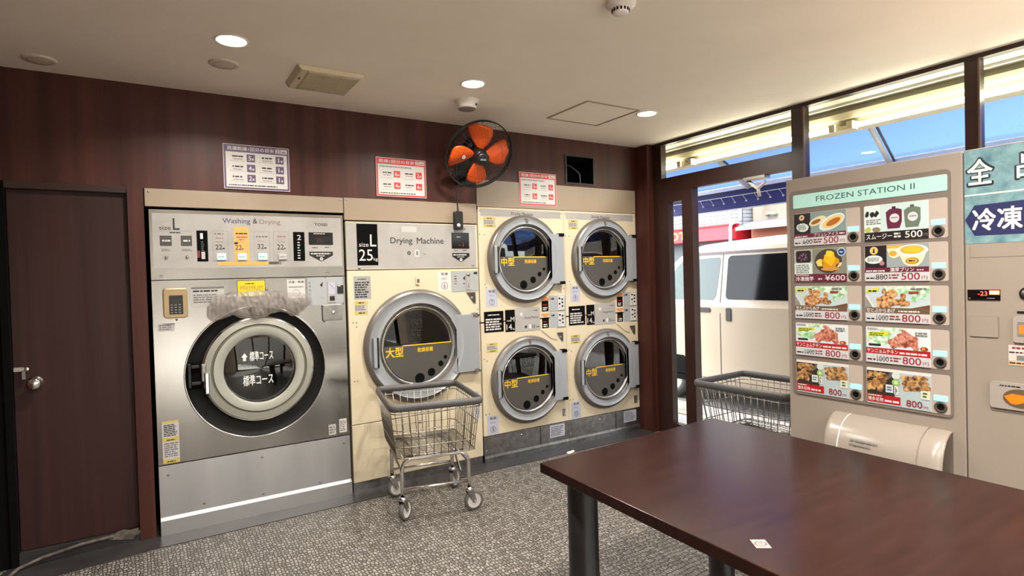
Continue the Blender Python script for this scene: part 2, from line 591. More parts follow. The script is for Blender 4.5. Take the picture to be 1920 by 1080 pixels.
# ---------------------------------------------------------------- ceiling fittings
M_lampglow = mat('downlight_glow', (255, 250, 240), 0.5, emit=8.0)
M_lamprim = mat('white_lamp_rim', (232, 224, 214), 0.4)
dl_labels = ['round ceiling downlight, lit, leftmost of three, beside a blank cover', 'round ceiling downlight, lit, middle of three, above the orange fan', 'round ceiling downlight, lit, at the corner of the ceiling hatch']
lamps = [(0.367, -0.866, dl_labels[0]), (1.637, -0.849, dl_labels[1]), (3.023, -0.854, dl_labels[2])]
hidden_fill = [(0.37, -3.2), (1.64, -3.2), (3.02, -3.4), (0.37, -5.4), (1.64, -5.4), (3.02, -5.4)]  # unseen lamps added behind the camera, stronger, to fill the room by bounce
M_lampcone = mat('white_lamp_cone', (240, 238, 234), 0.3)
for i, (x, y, lab) in enumerate(lamps + [(a, b_, 'unseen ceiling lamp added in the rear half of the room as fill light') for a, b_ in hidden_fill]):
    o = thing('downlight', lab, 'ceiling light', (x, y, CZ), 0, 'round ceiling downlights')
    m = MB()
    m.lathe((x, y, CZ), [(0.062, -0.002), (0.067, -0.005), (0.074, -0.004), (0.076, 0.0)], M_lamprim, 40, 'z')
    m.build('rim', o)
    m = MB()
    m.lathe((x, y, CZ), [(0.062, -0.002), (0.058, -0.001), (0.0, -0.001)], M_lampglow, 40, 'z')
    m.build('lamp', o)
    ld = bpy.data.lights.new('downlight_beam', 'AREA')
    ld.shape = 'DISK'; ld.size = 0.11; ld.energy = DOWNLIGHT_W if i < 3 else BACK_FILL_W; ld.color = (1.0, 0.93, 0.84)
    ld.spread = R(150)
    lo = bpy.data.objects.new('downlight_beam', ld)
    col.objects.link(lo)
    lo.parent = o
    lo.location = (0, 0, -0.008)
M_cover = mat('white_ceiling_cover', (214, 198, 182), 0.6)
for x, y, lab in ((-0.408, -0.199, 'blank round ceiling cover in the corner above the service door'), (0.368, -0.543, 'blank round ceiling cover just behind the leftmost downlight')):
    m = MB()
    m.lathe((x, y, CZ), [(0.070, 0.0), (0.070, -0.006), (0.062, -0.009), (0.0, -0.010)], M_cover, 40, 'z')
    m.lathe((x, y, CZ), [(0.050, -0.0105), (0.047, -0.0105)], mat('thin_shadow_gap', (150, 138, 126), 0.7), 40, 'z')
    tag(m.build('ceiling_cover'), lab, 'ceiling cover', 'blank round ceiling covers')
# rectangular loudspeaker grille
o = thing('ceiling_grille', 'cream rectangular grille box on the ceiling above the big dryer', 'ceiling grille', (0.865, -0.55, CZ))
m = MB()
M_ivory = mat('ivory_plastic', (214, 200, 172), 0.4)
m.extr([(0.69, CZ), (0.71, CZ - 0.028), (1.025, CZ - 0.028), (1.045, CZ)], 1, -0.715, -0.385, M_ivory)
m.build('housing', o, 0.004)
g = MB()
M_gr = mat('ivory_grille', (188, 176, 148), 0.5)
for i in range(15):
    y = -0.695 + i * 0.0195
    g.box(0.755, y, CZ - 0.034, 1.01, y + 0.012, CZ - 0.027, M_gr)
for x in (0.75, 0.84, 0.925, 1.005):
    g.box(x, -0.70, CZ - 0.033, x + 0.008, -0.40, CZ - 0.026, M_gr)
g.build('grille', o)
MB().box(0.722, -0.59, CZ - 0.030, 0.730, -0.56, CZ - 0.026, M_black).build('switch', o)
# heat detector near the fan
o = thing('alarm_sounder', 'round white ceiling alarm with a grey face, between downlight and orange fan', 'alarm', (1.75, -0.555, CZ))
m = MB(); m.lathe((1.75, -0.555, CZ), [(0.076, 0.0), (0.076, -0.012), (0.062, -0.018), (0.060, -0.050), (0.056, -0.054)], M_lamprim, 40, 'z'); m.build('housing', o)
m = MB(); m.lathe((1.75, -0.555, CZ), [(0.057, -0.0545), (0.050, -0.060), (0.0, -0.060)], mat('grey_mesh', (120, 112, 104), 0.6), 40, 'z'); m.build('face', o)
MB().box(1.783, -0.616, CZ - 0.040, 1.791, -0.606, CZ - 0.030, M_black).build('indicator', o)
# smoke detector at the top of the view
o = thing('smoke_detector', 'white domed smoke detector with slots, on the open ceiling nearest the camera', 'smoke detector', (1.70, -2.02, CZ))
m = MB(); m.lathe((1.70, -2.02, CZ), [(0.062, 0.0), (0.060, -0.016), (0.042, -0.022), (0.034, -0.026)], M_lamprim, 36, 'z'); m.build('base', o)
m = MB(); m.lathe((1.70, -2.02, CZ), [(0.034, -0.026), (0.034, -0.044), (0.028, -0.050), (0.0, -0.051)], M_lamprim, 36, 'z')
for i in range(14):
    a = 2 * PI * i / 14
    c, s_ = math.cos(a), math.sin(a)
    m.bar((1.70 + 0.0345 * c, -2.02 + 0.0345 * s_, CZ - 0.030), (1.70 + 0.0345 * c, -2.02 + 0.0345 * s_, CZ - 0.042), 0.0035, M_blackmat, 6)
m.build('sensor_head', o)
# ceiling access hatch
o = thing('ceiling_hatch', 'square ceiling access panel in a thin metal frame', 'ceiling hatch', (2.68, -0.675, CZ))
m = MB(); m.box(2.462, -0.888, CZ - 0.003, 2.893, -0.462, CZ + 0.01, M_ceil); m.build('panel', o)
m = MB()
M_hf = mat('hatch_frame', (176, 160, 142), 0.35, 0.5)
for a in ((2.445, -0.902, 2.910, -0.892), (2.445, -0.458, 2.910, -0.448), (2.445, -0.892, 2.456, -0.458), (2.899, -0.892, 2.910, -0.458)):
    m.box(a[0], a[1], CZ - 0.006, a[2], a[3], CZ + 0.004, M_hf)
m.build('frame', o)

# niche in the wood above the right-hand dryers
o = thing('wall_niche', 'black square recess in the wood wall with a grey cable inside', 'wall niche', (3.096, 0.0, 2.28))
m = MB()
m.box(2.953, 0.20, 2.168, 3.239, 0.21, 2.391, M_blackmat)
for q in ((2.953, 2.168, 2.962, 2.391), (3.230, 2.168, 3.239, 2.391), (2.953, 2.168, 3.239, 2.176), (2.953, 2.383, 3.239, 2.391)):
    m.box(q[0], 0.002, q[1], q[2], 0.21, q[3], M_blackmat)
m.build('recess', o)
m = MB()
for q in ((2.940, 2.158, 2.956, 2.400), (3.236, 2.158, 3.252, 2.400), (2.956, 2.158, 3.236, 2.170), (2.956, 2.388, 3.236, 2.400)):
    m.box(q[0], -0.008, q[1], q[2], 0.002, q[3], M_black)
m.build('frame', o)
m = MB(); m.tube([(3.04, 0.15, 2.355), (3.075, 0.10, 2.33), (3.12, 0.06, 2.28), (3.135, 0.05, 2.255), (3.137, 0.045, 2.176)], 0.005, mat('grey_cable', (120, 118, 118), 0.5), 8); m.build('cable', o)

# ---------------------------------------------------------------- notices on the wood
def notice(x0, z0, x1, z1, colour, title, badge, rows, label, note):
    o = thing('notice_sheet', label, 'notice', ((x0 + x1) / 2, -0.004, z0), 0, None)
    W, H = x1 - x0, z1 - z0
    s_ = MB()
    s_.box(x0, -0.0085, z0, x1, -0.0065, z1, mat('laminate_edge', (196, 186, 190), 0.15))
    y = -0.0088
    s_.rect(x0 + 0.004, z0 + 0.004, x1 - 0.004, z1 - 0.004, y, colour)
    s_.rect(x0 + 0.014, z0 + 0.014, x1 - 0.014, z1 - 0.17 * H, y - 0.0003, M_white)
    s_.text(title, x0 + 0.022, z1 - 0.135 * H, x1 - 0.235 * W, z1 - 0.045 * H, y - 0.0003, M_white, 0.03)
    s_.rect(x1 - 0.215 * W, z1 - 0.14 * H, x1 - 0.03 * W, z1 - 0.04 * H, y - 0.0003, M_white)
    s_.text(badge, x1 - 0.205 * W, z1 - 0.13 * H, x1 - 0.125 * W, z1 - 0.05 * H, y - 0.0006, colour, 0.02)
    s_.lines(x1 - 0.115 * W, z1 - 0.125 * H, x1 - 0.04 * W, z1 - 0.085 * H, y - 0.0006, colour)
    top = z1 - 0.18 * H
    if note:
        s_.lines(x0 + 0.07 * W, top - 0.075 * H, x1 - 0.15 * W, top - 0.03 * H, y - 0.0006, M_grey_ink)
        top -= 0.085 * H
    n = len(rows)
    rh = (top - z0 - 0.14 * H) / n
    for r, pair in enumerate(rows):
        for c, (num) in enumerate(pair):
            cx0 = x0 + (0.08 + 0.44 * c) * W
            zt = top - r * rh
            zm = zt - rh / 2
            s_.lines(cx0 + 0.05 * W, zm, cx0 + 0.23 * W, zm + 0.055 * H, y - 0.0006, M_ink)
            s_.lines(cx0 + 0.06 * W, zm - 0.05 * H, cx0 + 0.22 * W, zm - 0.02 * H, y - 0.0006, M_grey_ink)
            s_.rect(cx0 + 0.005 * W, zt - rh + 0.01, cx0 + 0.24 * W, zt - rh + 0.0115, y - 0.0006, M_grey_ink)
            bx = cx0 + 0.265 * W
            bh = min(0.062 * W, rh * 0.4)
            s_.rect(bx, zm - bh, bx + 0.125 * W, zm + bh, y - 0.0006, colour)
            n1 = 0.014 * W if num == '1' else 0.0
            s_.text(num, bx + 0.025 * W + n1, zm - bh * 0.6, bx + 0.07 * W - n1, zm + bh * 0.6, y - 0.0009, M_white, 0.03)
            s_.rect(bx + 0.08 * W, zm - bh * 0.5, bx + 0.105 * W, zm, y - 0.0009, M_white)
    s_.lines(x0 + 0.07 * W, z0 + 0.075 * H, x1 - 0.12 * W, z0 + 0.115 * H, y - 0.0006, M_ink)
    s_.build('sheet', o)
    return o
notice(0.404, 1.973, 0.776, 2.241, M_purple, '洗濯乾燥1回分の目安', '22', [('5', '1'), ('4', '1'), ('2', '1')], 'purple-bordered laminated notice on the wood above the steel washer', False)
notice(1.333, 1.976, 1.698, 2.242, M_red, '乾燥1回分の目安', '25', [('6', '2'), ('4', '6')], 'red-bordered laminated notice on the wood above the single large dryer', True)
notice(2.482, 1.964, 2.840, 2.224, M_red, '乾燥1回分の目安', '14', [('3', '1'), ('2', '4')], 'red-bordered laminated notice half on the cream board above the stacked dryers', True)

# ================================================================ washer-dryer
E1, E2, E3 = 0.0008, 0.0014, 0.0020
def shield(mb, x0, z0, x1, z1, y):
    w, h = x1 - x0, z1 - z0
    mb.poly([(x0, z1 - 0.38 * h), (x0 + 0.5 * w, z0), (x1, z1 - 0.38 * h), (x1, z1), (x0, z1)], y, M_black)
    mb.lines(x0 + 0.06 * w, z1 - 0.30 * h, x1 - 0.06 * w, z1 - 0.10 * h, y - 0.0004, M_white)
    mb.lines(x0 + 0.28 * w, z1 - 0.48 * h, x1 - 0.28 * w, z1 - 0.36 * h, y - 0.0004, M_white)
    mb.disc(x0 + 0.5 * w, z0 + 0.28 * h, 0.17 * h, y - 0.0004, M_white, 20)
    mb.disc(x0 + 0.5 * w, z0 + 0.28 * h, 0.06 * h, y - 0.0007, M_black, 12)

def sticker(parent, x0, z0, x1, z1, y, base, draw, label=None, name='sticker'):
    m = MB()
    m.box(x0, y - 0.0006, z0, x1, y, z1, base)
    draw(m, x0, z0, x1, z1, y - 0.0010)
    return m.build(name, parent, 0, label)

def screws(parent, pts, y=0.0, m=None, r=0.006):
    for x, z in pts:
        q = MB()
        q.lathe((x, y, z), [(r, 0.0), (r * 0.8, -0.003), (0.0, -0.003)], m or M_grey_ink, 10)
        q.build('screw', parent)

W = thing('washer_dryer', 'large stainless steel washing and drying machine beside the wooden door', 'washing machine', (0.56, 0.5, 0.0))
m = MB()
X0, X1 = 0.020, 1.100
DC = (0.560, 0.872); DR = 0.393
m.plate_hole(X0, 0.397, X1, 1.437, DC[0], DC[1], DR, 0.0, M_steel, 96)
m.box(X0, 0.002, 0.397, X0 + 0.02, 1.0, 1.437, M_steel)
m.box(X1 - 0.02, 0.002, 0.397, X1, 1.0, 1.437, M_steel)
m.box(X0, 0.002, 1.42, X1, 1.0, 1.437, M_steel)
m.box(X0, 0.5, 0.397, X1, 1.0, 1.42, M_steel2)
m.build('cabinet', W)
m = MB()
m.box(X0, 0.0, 0.088, X1, 0.9, 0.391, vary(mat('kick_steel', (206, 206, 208), 0.36, 1.0), 3.0, (190, 190, 192), (214, 214, 216), (1.4, 1.0, 0.2), 3.0))
m.extr([(0.0, 0.100), (-0.022, 0.086), (-0.022, 0.0), (0.05, 0.0), (0.05, 0.100)], 0, X0, X1, mat('satin_steel', (190, 190, 190), 0.42, 1.0))
for x, z in ((0.065, 0.335), (0.56, 0.345), (1.06, 0.345), (0.24, 0.135), (0.56, 0.120), (0.90, 0.115)):
    m.lathe((x, 0.0, z), [(0.008, 0.0), (0.006, -0.004), (0.0, -0.004)], M_grey_ink, 10)
m.build('kick_panel', W)
# control panel
P = MB()
P.box(X0, 0.0, 1.442, X1, 0.5, 1.838, M_steel)
P.rect(0.034, 1.505, 1.088, 1.818, -E1, M_panel)
y = -E2
P.text('size', 0.0670, 1.7240, 0.1240, 1.7460, y, M_ink)
P.text('L', 0.1340, 1.7240, 0.1680, 1.7910, y, M_ink, 0.02)
P.rect(0.0650, 1.7180, 0.2300, 1.7190, y, M_grey_ink); P.rect(0.0710, 1.7000, 0.2290, 1.7000, y, M_grey_ink)
P.lines(0.1180, 1.7030, 0.1750, 1.7140, y, M_ink)
for q in ((0.0680, 1.6330, 0.1260, 1.6910), (0.1710, 1.6330, 0.2270, 1.6920)):
    P.rect(q[0], q[1], q[2], q[3], y, mat('dark_grey_print', (66, 64, 62), 0.5))
    P.lines(q[0] + 0.012, (q[1] + q[3]) / 2 - 0.008, q[2] - 0.004, (q[1] + q[3]) / 2 + 0.008, -E3, M_white)
P.lines(0.0740, 1.6020, 0.1210, 1.6170, y, M_grey_ink, 2); P.lines(0.1740, 1.6020, 0.2290, 1.6170, y, M_grey_ink, 2)
P.rect(0.2510, 1.5430, 0.3080, 1.7230, y, M_blackmat); P.rect(0.7850, 1.5420, 0.8540, 1.7240, y, M_blackmat)
P.text('1', 0.2690, 1.6740, 0.2840, 1.7080, -E3, M_white, 0.02); P.text('2', 0.8090, 1.6740, 0.8330, 1.7060, -E3, M_white, 0.02)
zz = (0.2730, 1.6030, 0.2870, 1.6630)
for i in range(5):
    h = (zz[3] - zz[1]) / 5
    P.lines(zz[0], zz[1] + i * h + 0.002, zz[2], zz[1] + (i + 0.8) * h, -E3, M_grey_ink)
zz = (0.8100, 1.5520, 0.8270, 1.6660)
for i in range(7):
    h = (zz[3] - zz[1]) / 7
    P.lines(zz[0], zz[1] + i * h + 0.002, zz[2], zz[1] + (i + 0.8) * h, -E3, M_white)
P.rect(0.2730, 1.5570, 0.2920, 1.6000, -E3, M_label); P.rect(0.2510, 1.5650, 0.2660, 1.6060, -E3, mat('dark_red_print', (110, 40, 40), 0.5))
cols = [(0.3330, 1.5450, 0.4160, 1.7230, None), (0.4470, 1.5410, 0.5300, 1.7490, M_orange), (0.5580, 1.5440, 0.6460, 1.7230, None), (0.6690, 1.5420, 0.7620, 1.7240, None)]
for c in cols:
    x0, z0, x1, z1 = c[:4]
    if c[4]:
        P.rect(x0, z0, x1, z1, y, M_orange)
        P.lines(x0 + 0.004, z1 - 0.016, x1 - 0.004, z1 - 0.006, -E3, M_caution)
        P.rect(x0, z1 - 0.022, x1, z1 - 0.020, -E3, M_caution)
    else:
        P.frame(x0, z0, x1, z1, 0.0012, y, M_grey_ink)
P.lines(0.3430, 1.6980, 0.4080, 1.7130, y, M_grey_ink); P.lines(0.3490, 1.6720, 0.4030, 1.6870, y, mat('mauve_print', (150, 110, 116), 0.5))
P.lines(0.4570, 1.7020, 0.5240, 1.7150, -E3, M_ink); P.lines(0.4610, 1.6820, 0.5230, 1.6930, -E3, M_red); P.lines(0.4760, 1.6670, 0.5090, 1.6770, -E3, M_red)
P.lines(0.5690, 1.6850, 0.6360, 1.6990, y, M_grey_ink); P.lines(0.6910, 1.6870, 0.7460, 1.7010, y, MATS['mauve_print'])
for i, (s_, q) in enumerate((('22', (0.3470, 1.6130, 0.3820, 1.6420)), ('22', (0.4530, 1.6110, 0.4880, 1.6400)), ('32', (0.5760, 1.6170, 0.6130, 1.6470)), ('22', (0.6890, 1.6140, 0.7270, 1.6450)))):
    P.text(s_, *q, -E3, M_ink)
    P.lines(q[2] + 0.002, q[1], q[2] + 0.018, q[1] + 0.012, -E3, M_ink)
    P.rect(q[0], q[3] + 0.016, q[2] + 0.01, q[3] + 0.0175, -E3, M_grey_ink)
P.disc(0.4585, 1.6505, 0.011, -E3, M_ink, 16, 0.007)
P.rect(0.3560, 1.5200, 0.6350, 1.5390, y, M_orange); P.rect(0.6370, 1.5220, 0.7100, 1.5400, y, M_grey_ink)
P.lines(0.6410, 1.5250, 0.7060, 1.5360, -E3, M_ink)
P.text('Washing', 0.3890, 1.7600, 0.5410, 1.7990, y, mat('navy_print', (52, 58, 96), 0.5), 0.012)
P.text('&', 0.5550, 1.7700, 0.5800, 1.8010, y, M_ink, 0.012)
P.text('Drying', 0.5920, 1.7600, 0.7120, 1.7970, y, mat('brown_mauve_print', (128, 104, 104), 0.5), 0.012)
P.text('TOSEI', 0.9170, 1.7650, 0.9990, 1.7830, y, M_ink, 0.04)
P.lines(0.8980, 1.6210, 0.9360, 1.6300, y, M_ink); P.lines(0.9790, 1.6230, 1.0160, 1.6320, y, M_ink)
shield(P, 0.8820, 1.5360, 1.0290, 1.6000, y)
P.lathe((0.068, -0.0, 1.461), [(0.010, -E1), (0.008, -E1)], M_grey_ink, 16)
P.rect(0.0645, 1.458, 0.0715, 1.464, -E1, M_grey_ink)
P.rect(0.9760, 1.4610, 1.0010, 1.4650, -E1, M_grey_ink)
cp = P.build('control_panel', W)
dsp = MB(); q = (0.8800, 1.6450, 1.0310, 1.7230)
dsp.box(q[0], -0.004, q[1], q[2], 0, q[3], M_display)
dsp.lines(q[0] + 0.03, q[3] - 0.012, q[2] - 0.03, q[3] - 0.004, -0.0045, M_white)
dsp.text('88', q[0] + 0.05, q[1] + 0.012, q[0] + 0.085, q[1] + 0.04, -0.0045, mat('unlit_red_digits', (70, 22, 28), 0.4))
dsp.build('display', cp)
for i, q in enumerate(((0.3520, 1.5510, 0.4010, 1.5900), (0.4650, 1.5500, 0.5130, 1.5900), (0.5780, 1.5490, 0.6290, 1.5900), (0.6950, 1.5510, 0.7430, 1.5860))):
    b = MB(); b.box(q[0], -0.010, q[1], q[2], 0, q[3], M_lit if i < 3 else M_label)
    b.lines(q[0] + 0.006, (q[1] + q[3]) / 2 - 0.004, q[2] - 0.006, (q[1] + q[3]) / 2 + 0.003, -0.0105, M_grey_ink)
    b.build('course_button', cp, 0.002, 'unlit course button' if i == 3 else None)
for q in ((0.0890, 1.5580, 0.1050, 1.5780), (0.1920, 1.5610, 0.2080, 1.5810)):
    b = MB(); b.lathe(((q[0] + q[2]) / 2, 0.0, (q[1] + q[3]) / 2), [(0.0085, 0.0), (0.0085, -0.005), (0.006, -0.006), (0.005, -0.012), (0, -0.012)], M_chrome, 20); b.build('key_switch', cp)
# door
m = MB()
m.lathe((DC[0], 0, DC[1]), [(DR + 0.008, 0.0), (DR + 0.006, -0.006), (DR, -0.006), (DR - 0.002, 0.004)], M_chrome, 96)
m.lathe((DC[0], 0, DC[1]), [(DR - 0.002, 0.004), (DR - 0.02, 0.018), (DR - 0.05, 0.026), (DR - 0.10, 0.030)], mat('black_gasket_rubber', (14, 14, 14), 0.6, spec=0.2), 96)
m.build('door_gasket', W)
HC = (0.567, 0.890)
dr = MB()
dr.lathe((HC[0], 0, HC[1]), [(0.318, 0.032), (0.319, -0.004), (0.316, -0.012), (0.306, -0.016)], M_chrome, 96)
dr.lathe((HC[0], 0, HC[1]), [(0.306, -0.016), (0.272, -0.022)], M_doorgrey, 96)
dr.lathe((HC[0], 0, HC[1]), [(0.272, -0.022), (0.268, -0.018), (0.260, -0.018), (0.256, -0.022)], M_groove, 96)
dr.lathe((HC[0], 0, HC[1]), [(0.256, -0.022), (0.214, -0.024), (0.204, -0.018)], M_doorgrey, 96)
dr.lathe((HC[0], 0, HC[1]), [(0.204, -0.018), (0.199, 0.010)], M_chrome, 96)
door = dr.build('door', W)
g = MB()
g.lathe((HC[0], 0, HC[1]), [(0.200, 0.008), (0.12, -0.004), (0.0, -0.010)], M_pane, 64)
y = -0.012
g.text('標準コース', 0.5080, 0.9390, 0.6420, 0.9970, y, mat('white_glass_print', (225, 225, 222), 0.5), 0.015)
g.poly([(0.462, 0.965), (0.480, 0.990), (0.498, 0.965), (0.488, 0.965), (0.488, 0.943), (0.472, 0.943), (0.472, 0.965)], y, MATS['white_glass_print'])
g.text('標準コース', 0.4680, 0.7910, 0.6380, 0.8560, y, MATS['white_glass_print'], 0.015)
g.build('door_glass', door)
dm = MB()
dm.lathe((HC[0], 0, HC[1]), [(0.235, 0.034), (0.30, 0.10), (0.36, 0.12), (0.36, 0.48), (0.0, 0.49)], M_drum, 48)
for i in range(3):
    a = 0.5 + i * 2 * PI / 3
    dm.bar((HC[0] + 0.33 * math.cos(a), 0.15, HC[1] + 0.33 * math.sin(a)), (HC[0] + 0.33 * math.cos(a), 0.46, HC[1] + 0.33 * math.sin(a)), 0.045, M_drum, 8)
for k_ in range(5):
    for i in range(40):
        a = 2 * PI * i / 40 + 0.08 * k_
        rr = 0.05 + 0.06 * k_
        if i % (3 - min(k_, 2)) == 0:
            dm.disc(HC[0] + rr * math.cos(a), HC[1] + rr * math.sin(a), 0.007, 0.487, M_blackmat, 8)
dm.build('drum', W)
h = MB()
h.box(0.262, -0.050, 0.775, 0.287, -0.016, 0.900, M_chrome)
h.box(0.246, -0.030, 0.845, 0.275, -0.010, 0.950, M_steel2)
h.build('door_handle', door, 0.006, 'chrome handle')
h = MB()
h.box(0.184, 0.000, 0.806, 0.250, 0.022, 0.965, M_blackmat)
h.box(0.180, -0.022, 0.815, 0.196, 0.01, 0.955, M_black)
h.box(0.196, -0.022, 0.83, 0.246, -0.004, 0.850, M_black)
h.box(0.196, -0.018, 0.925, 0.240, -0.002, 0.945, M_black)
h.build('door_latch', W, 0.004)
# keypad
k = MB()
k.prism(rrect(0.0720, 1.2230, 0.1930, 1.3920, 0.018), -0.028, 0.0, M_brass)
kp = k.build('keypad_housing', W, 0.005)
k = MB(); q = (0.1010, 1.2450, 0.1690, 1.3520)
k.box(q[0], -0.030, q[1], q[2], -0.026, q[3], M_black)
k.box(q[0] + 0.003, -0.031, q[3] - 0.045, q[2] - 0.003, -0.029, q[3] - 0.004, M_display)
k.build('keypad', kp)
k = MB()
for r_ in range(4):
    for c_ in range(3):
        x = q[0] + 0.012 + c_ * 0.0195; z = q[1] + 0.010 + r_ * 0.0145
        k.box(x - 0.006, -0.034, z - 0.0042, x + 0.006, -0.030, z + 0.0042, M_grey_ink)
k.build('keys', kp)
# stickers, coin unit and lock on the front
sticker(W, 0.2140, 1.2800, 0.3840, 1.3950, 0.0, M_label, lambda m, a, b, c, d, y: (m.rect(a, d - 0.012, c, d, y, M_grey_ink), m.lines(a + 0.008, d - 0.032, c - 0.01, d - 0.016, y, M_ink), m.lines(a + 0.008, b + 0.02, c - 0.02, d - 0.04, y, M_grey_ink, 4)))
sticker(W, 0.4550, 1.3280, 0.6130, 1.4280, 0.0, M_ink, lambda m, a, b, c, d, y: (m.rect(a + 0.003, b + 0.003, c - 0.003, d - 0.003, y, mat('premium_yellow', (216, 192, 34), 0.4)), m.lines(a + 0.045, d - 0.026, c - 0.045, d - 0.016, y - 0.0004, M_ink), m.text('PREMIUM', a + 0.016, d - 0.058, c - 0.016, d - 0.034, y - 0.0004, mat('ochre_print', (170, 130, 30), 0.5), 0.01)))
sticker(W, 0.7400, 1.3090, 0.8470, 1.4260, 0.0, M_white, lambda m, a, b, c, d, y: (m.text('洗濯・乾燥', a + 0.008, d - 0.024, c - 0.006, d - 0.008, y, M_ink, 0.02), m.text('WASH·DRY', a + 0.007, d - 0.054, c - 0.007, d - 0.042, y, M_ink, 0.02), m.lathe(((a + c) / 2, y, b + 0.032), [(0.022, 0.0), (0.020, 0.0)], M_ink, 28)))
c_ = MB(); q = (0.8610, 1.2570, 1.0870, 1.4360)
c_.box(q[0], -0.003, q[1], q[2], 0, q[3], mat('coin_plate_grey', (160, 164, 166), 0.35))
for i in range(5):
    c_.lines(q[0] + 0.010, q[3] - 0.042 - i * 0.024, q[0] + 0.022, q[3] - 0.026 - i * 0.024, -0.0034, M_grey_ink, 2)
c_.poly([(q[0] + 0.078, q[3] - 0.050), (q[0] + 0.098, q[3] - 0.030), (q[0] + 0.092, q[3] - 0.066)], -0.0034, M_ink)
c_.rect(q[0] + 0.080, q[1] + 0.044, q[0] + 0.098, q[1] + 0.046, -0.0034, M_grey_ink)
cu = c_.build('coin_unit', W)
c_ = MB(); q2 = (0.9860, 1.2700, 1.0400, 1.4070)
c_.box(q2[0], -0.007, q2[1], q2[2], -0.003, q2[3], M_panel)
c_.rect(q2[0] + 0.006, q2[1] + 0.055, q2[2] - 0.006, q2[3] - 0.006, -0.0075, M_labelblue)
c_.bar((q2[0] + 0.012, -0.0078, q2[3] - 0.014), (q2[2] - 0.010, -0.0078, q2[3] - 0.05), 0.0012, M_ink, 4)
c_.box(q2[0] + 0.012, -0.009, q2[1] + 0.012, q2[2] - 0.010, -0.006, q2[1] + 0.042, M_black)
c_.build('coin_slot', cu, 0.001)
c_ = MB(); c_.box(1.0500, -0.008, 1.3280, 1.0880, 0, 1.3810, M_black); c_.lines(q2[2] + 0.012, q2[3] - 0.035, q2[2] + 0.036, q2[3] - 0.025, -0.0085, M_white); c_.build('coin_display', cu)
c_ = MB(); q = (0.9480, 1.1540, 1.0730, 1.2570)
c_.box(q[0], -0.012, q[1], q[2], 0, q[3], M_steel2)
lb = c_.build('lock_box', W, 0.003)
c_ = MB(); c_.lathe((q[0] + 0.068, -0.012, (q[1] + q[3]) / 2), [(0.012, 0), (0.012, -0.006), (0.009, -0.008), (0, -0.008)], M_chrome, 20); c_.build('lock', lb)
sticker(W, 0.0420, 1.1500, 0.1250, 1.1940, 0.0, M_label, lambda m, a, b, c, d, y: m.lines(a + 0.006, b + 0.006, c - 0.006, d - 0.006, y, M_grey_ink, 3))
def caution3(m, a, b, c, d, y):
    h = d - b
    for f0 in (0.95, 0.51, 0.0):
        m.rect(a, b + h * f0, c, min(d, b + h * (f0 + 0.10)), y, M_caution)
        m.lines(a + 0.02, b + h * f0 + 0.004, c - 0.02, b + h * f0 + 0.014, y - 0.0004, M_ink) if f0 < 0.9 else None
    m.lines(a + 0.008, b + h * 0.63, c - 0.006, b + h * 0.92, y, M_ink, 7)
    m.lines(a + 0.008, b + h * 0.14, c - 0.006, b + h * 0.49, y, M_grey_ink, 7)
sticker(W, 0.043, 0.402, 0.126, 0.642, 0.0, mat('grey_caution_label', (184, 182, 184), 0.5), caution3)
sticker(W, 0.965, 0.410, 1.012, 0.478, 0.0, M_label, lambda m, a, b, c, d, y: m.lines(a + 0.004, b + 0.008, c - 0.004, d - 0.01, y, M_grey_ink, 3))
sticker(W, 1.034, 0.416, 1.082, 0.505, 0.0, M_white, lambda m, a, b, c, d, y: m.lines(a + 0.004, b + 0.008, c - 0.004, d - 0.01, y, M_grey_ink, 6))
screws(W, [(0.135, 1.212), (0.975, 1.434), (1.085, 1.262), (0.96, 1.150), (1.085, 0.97)])

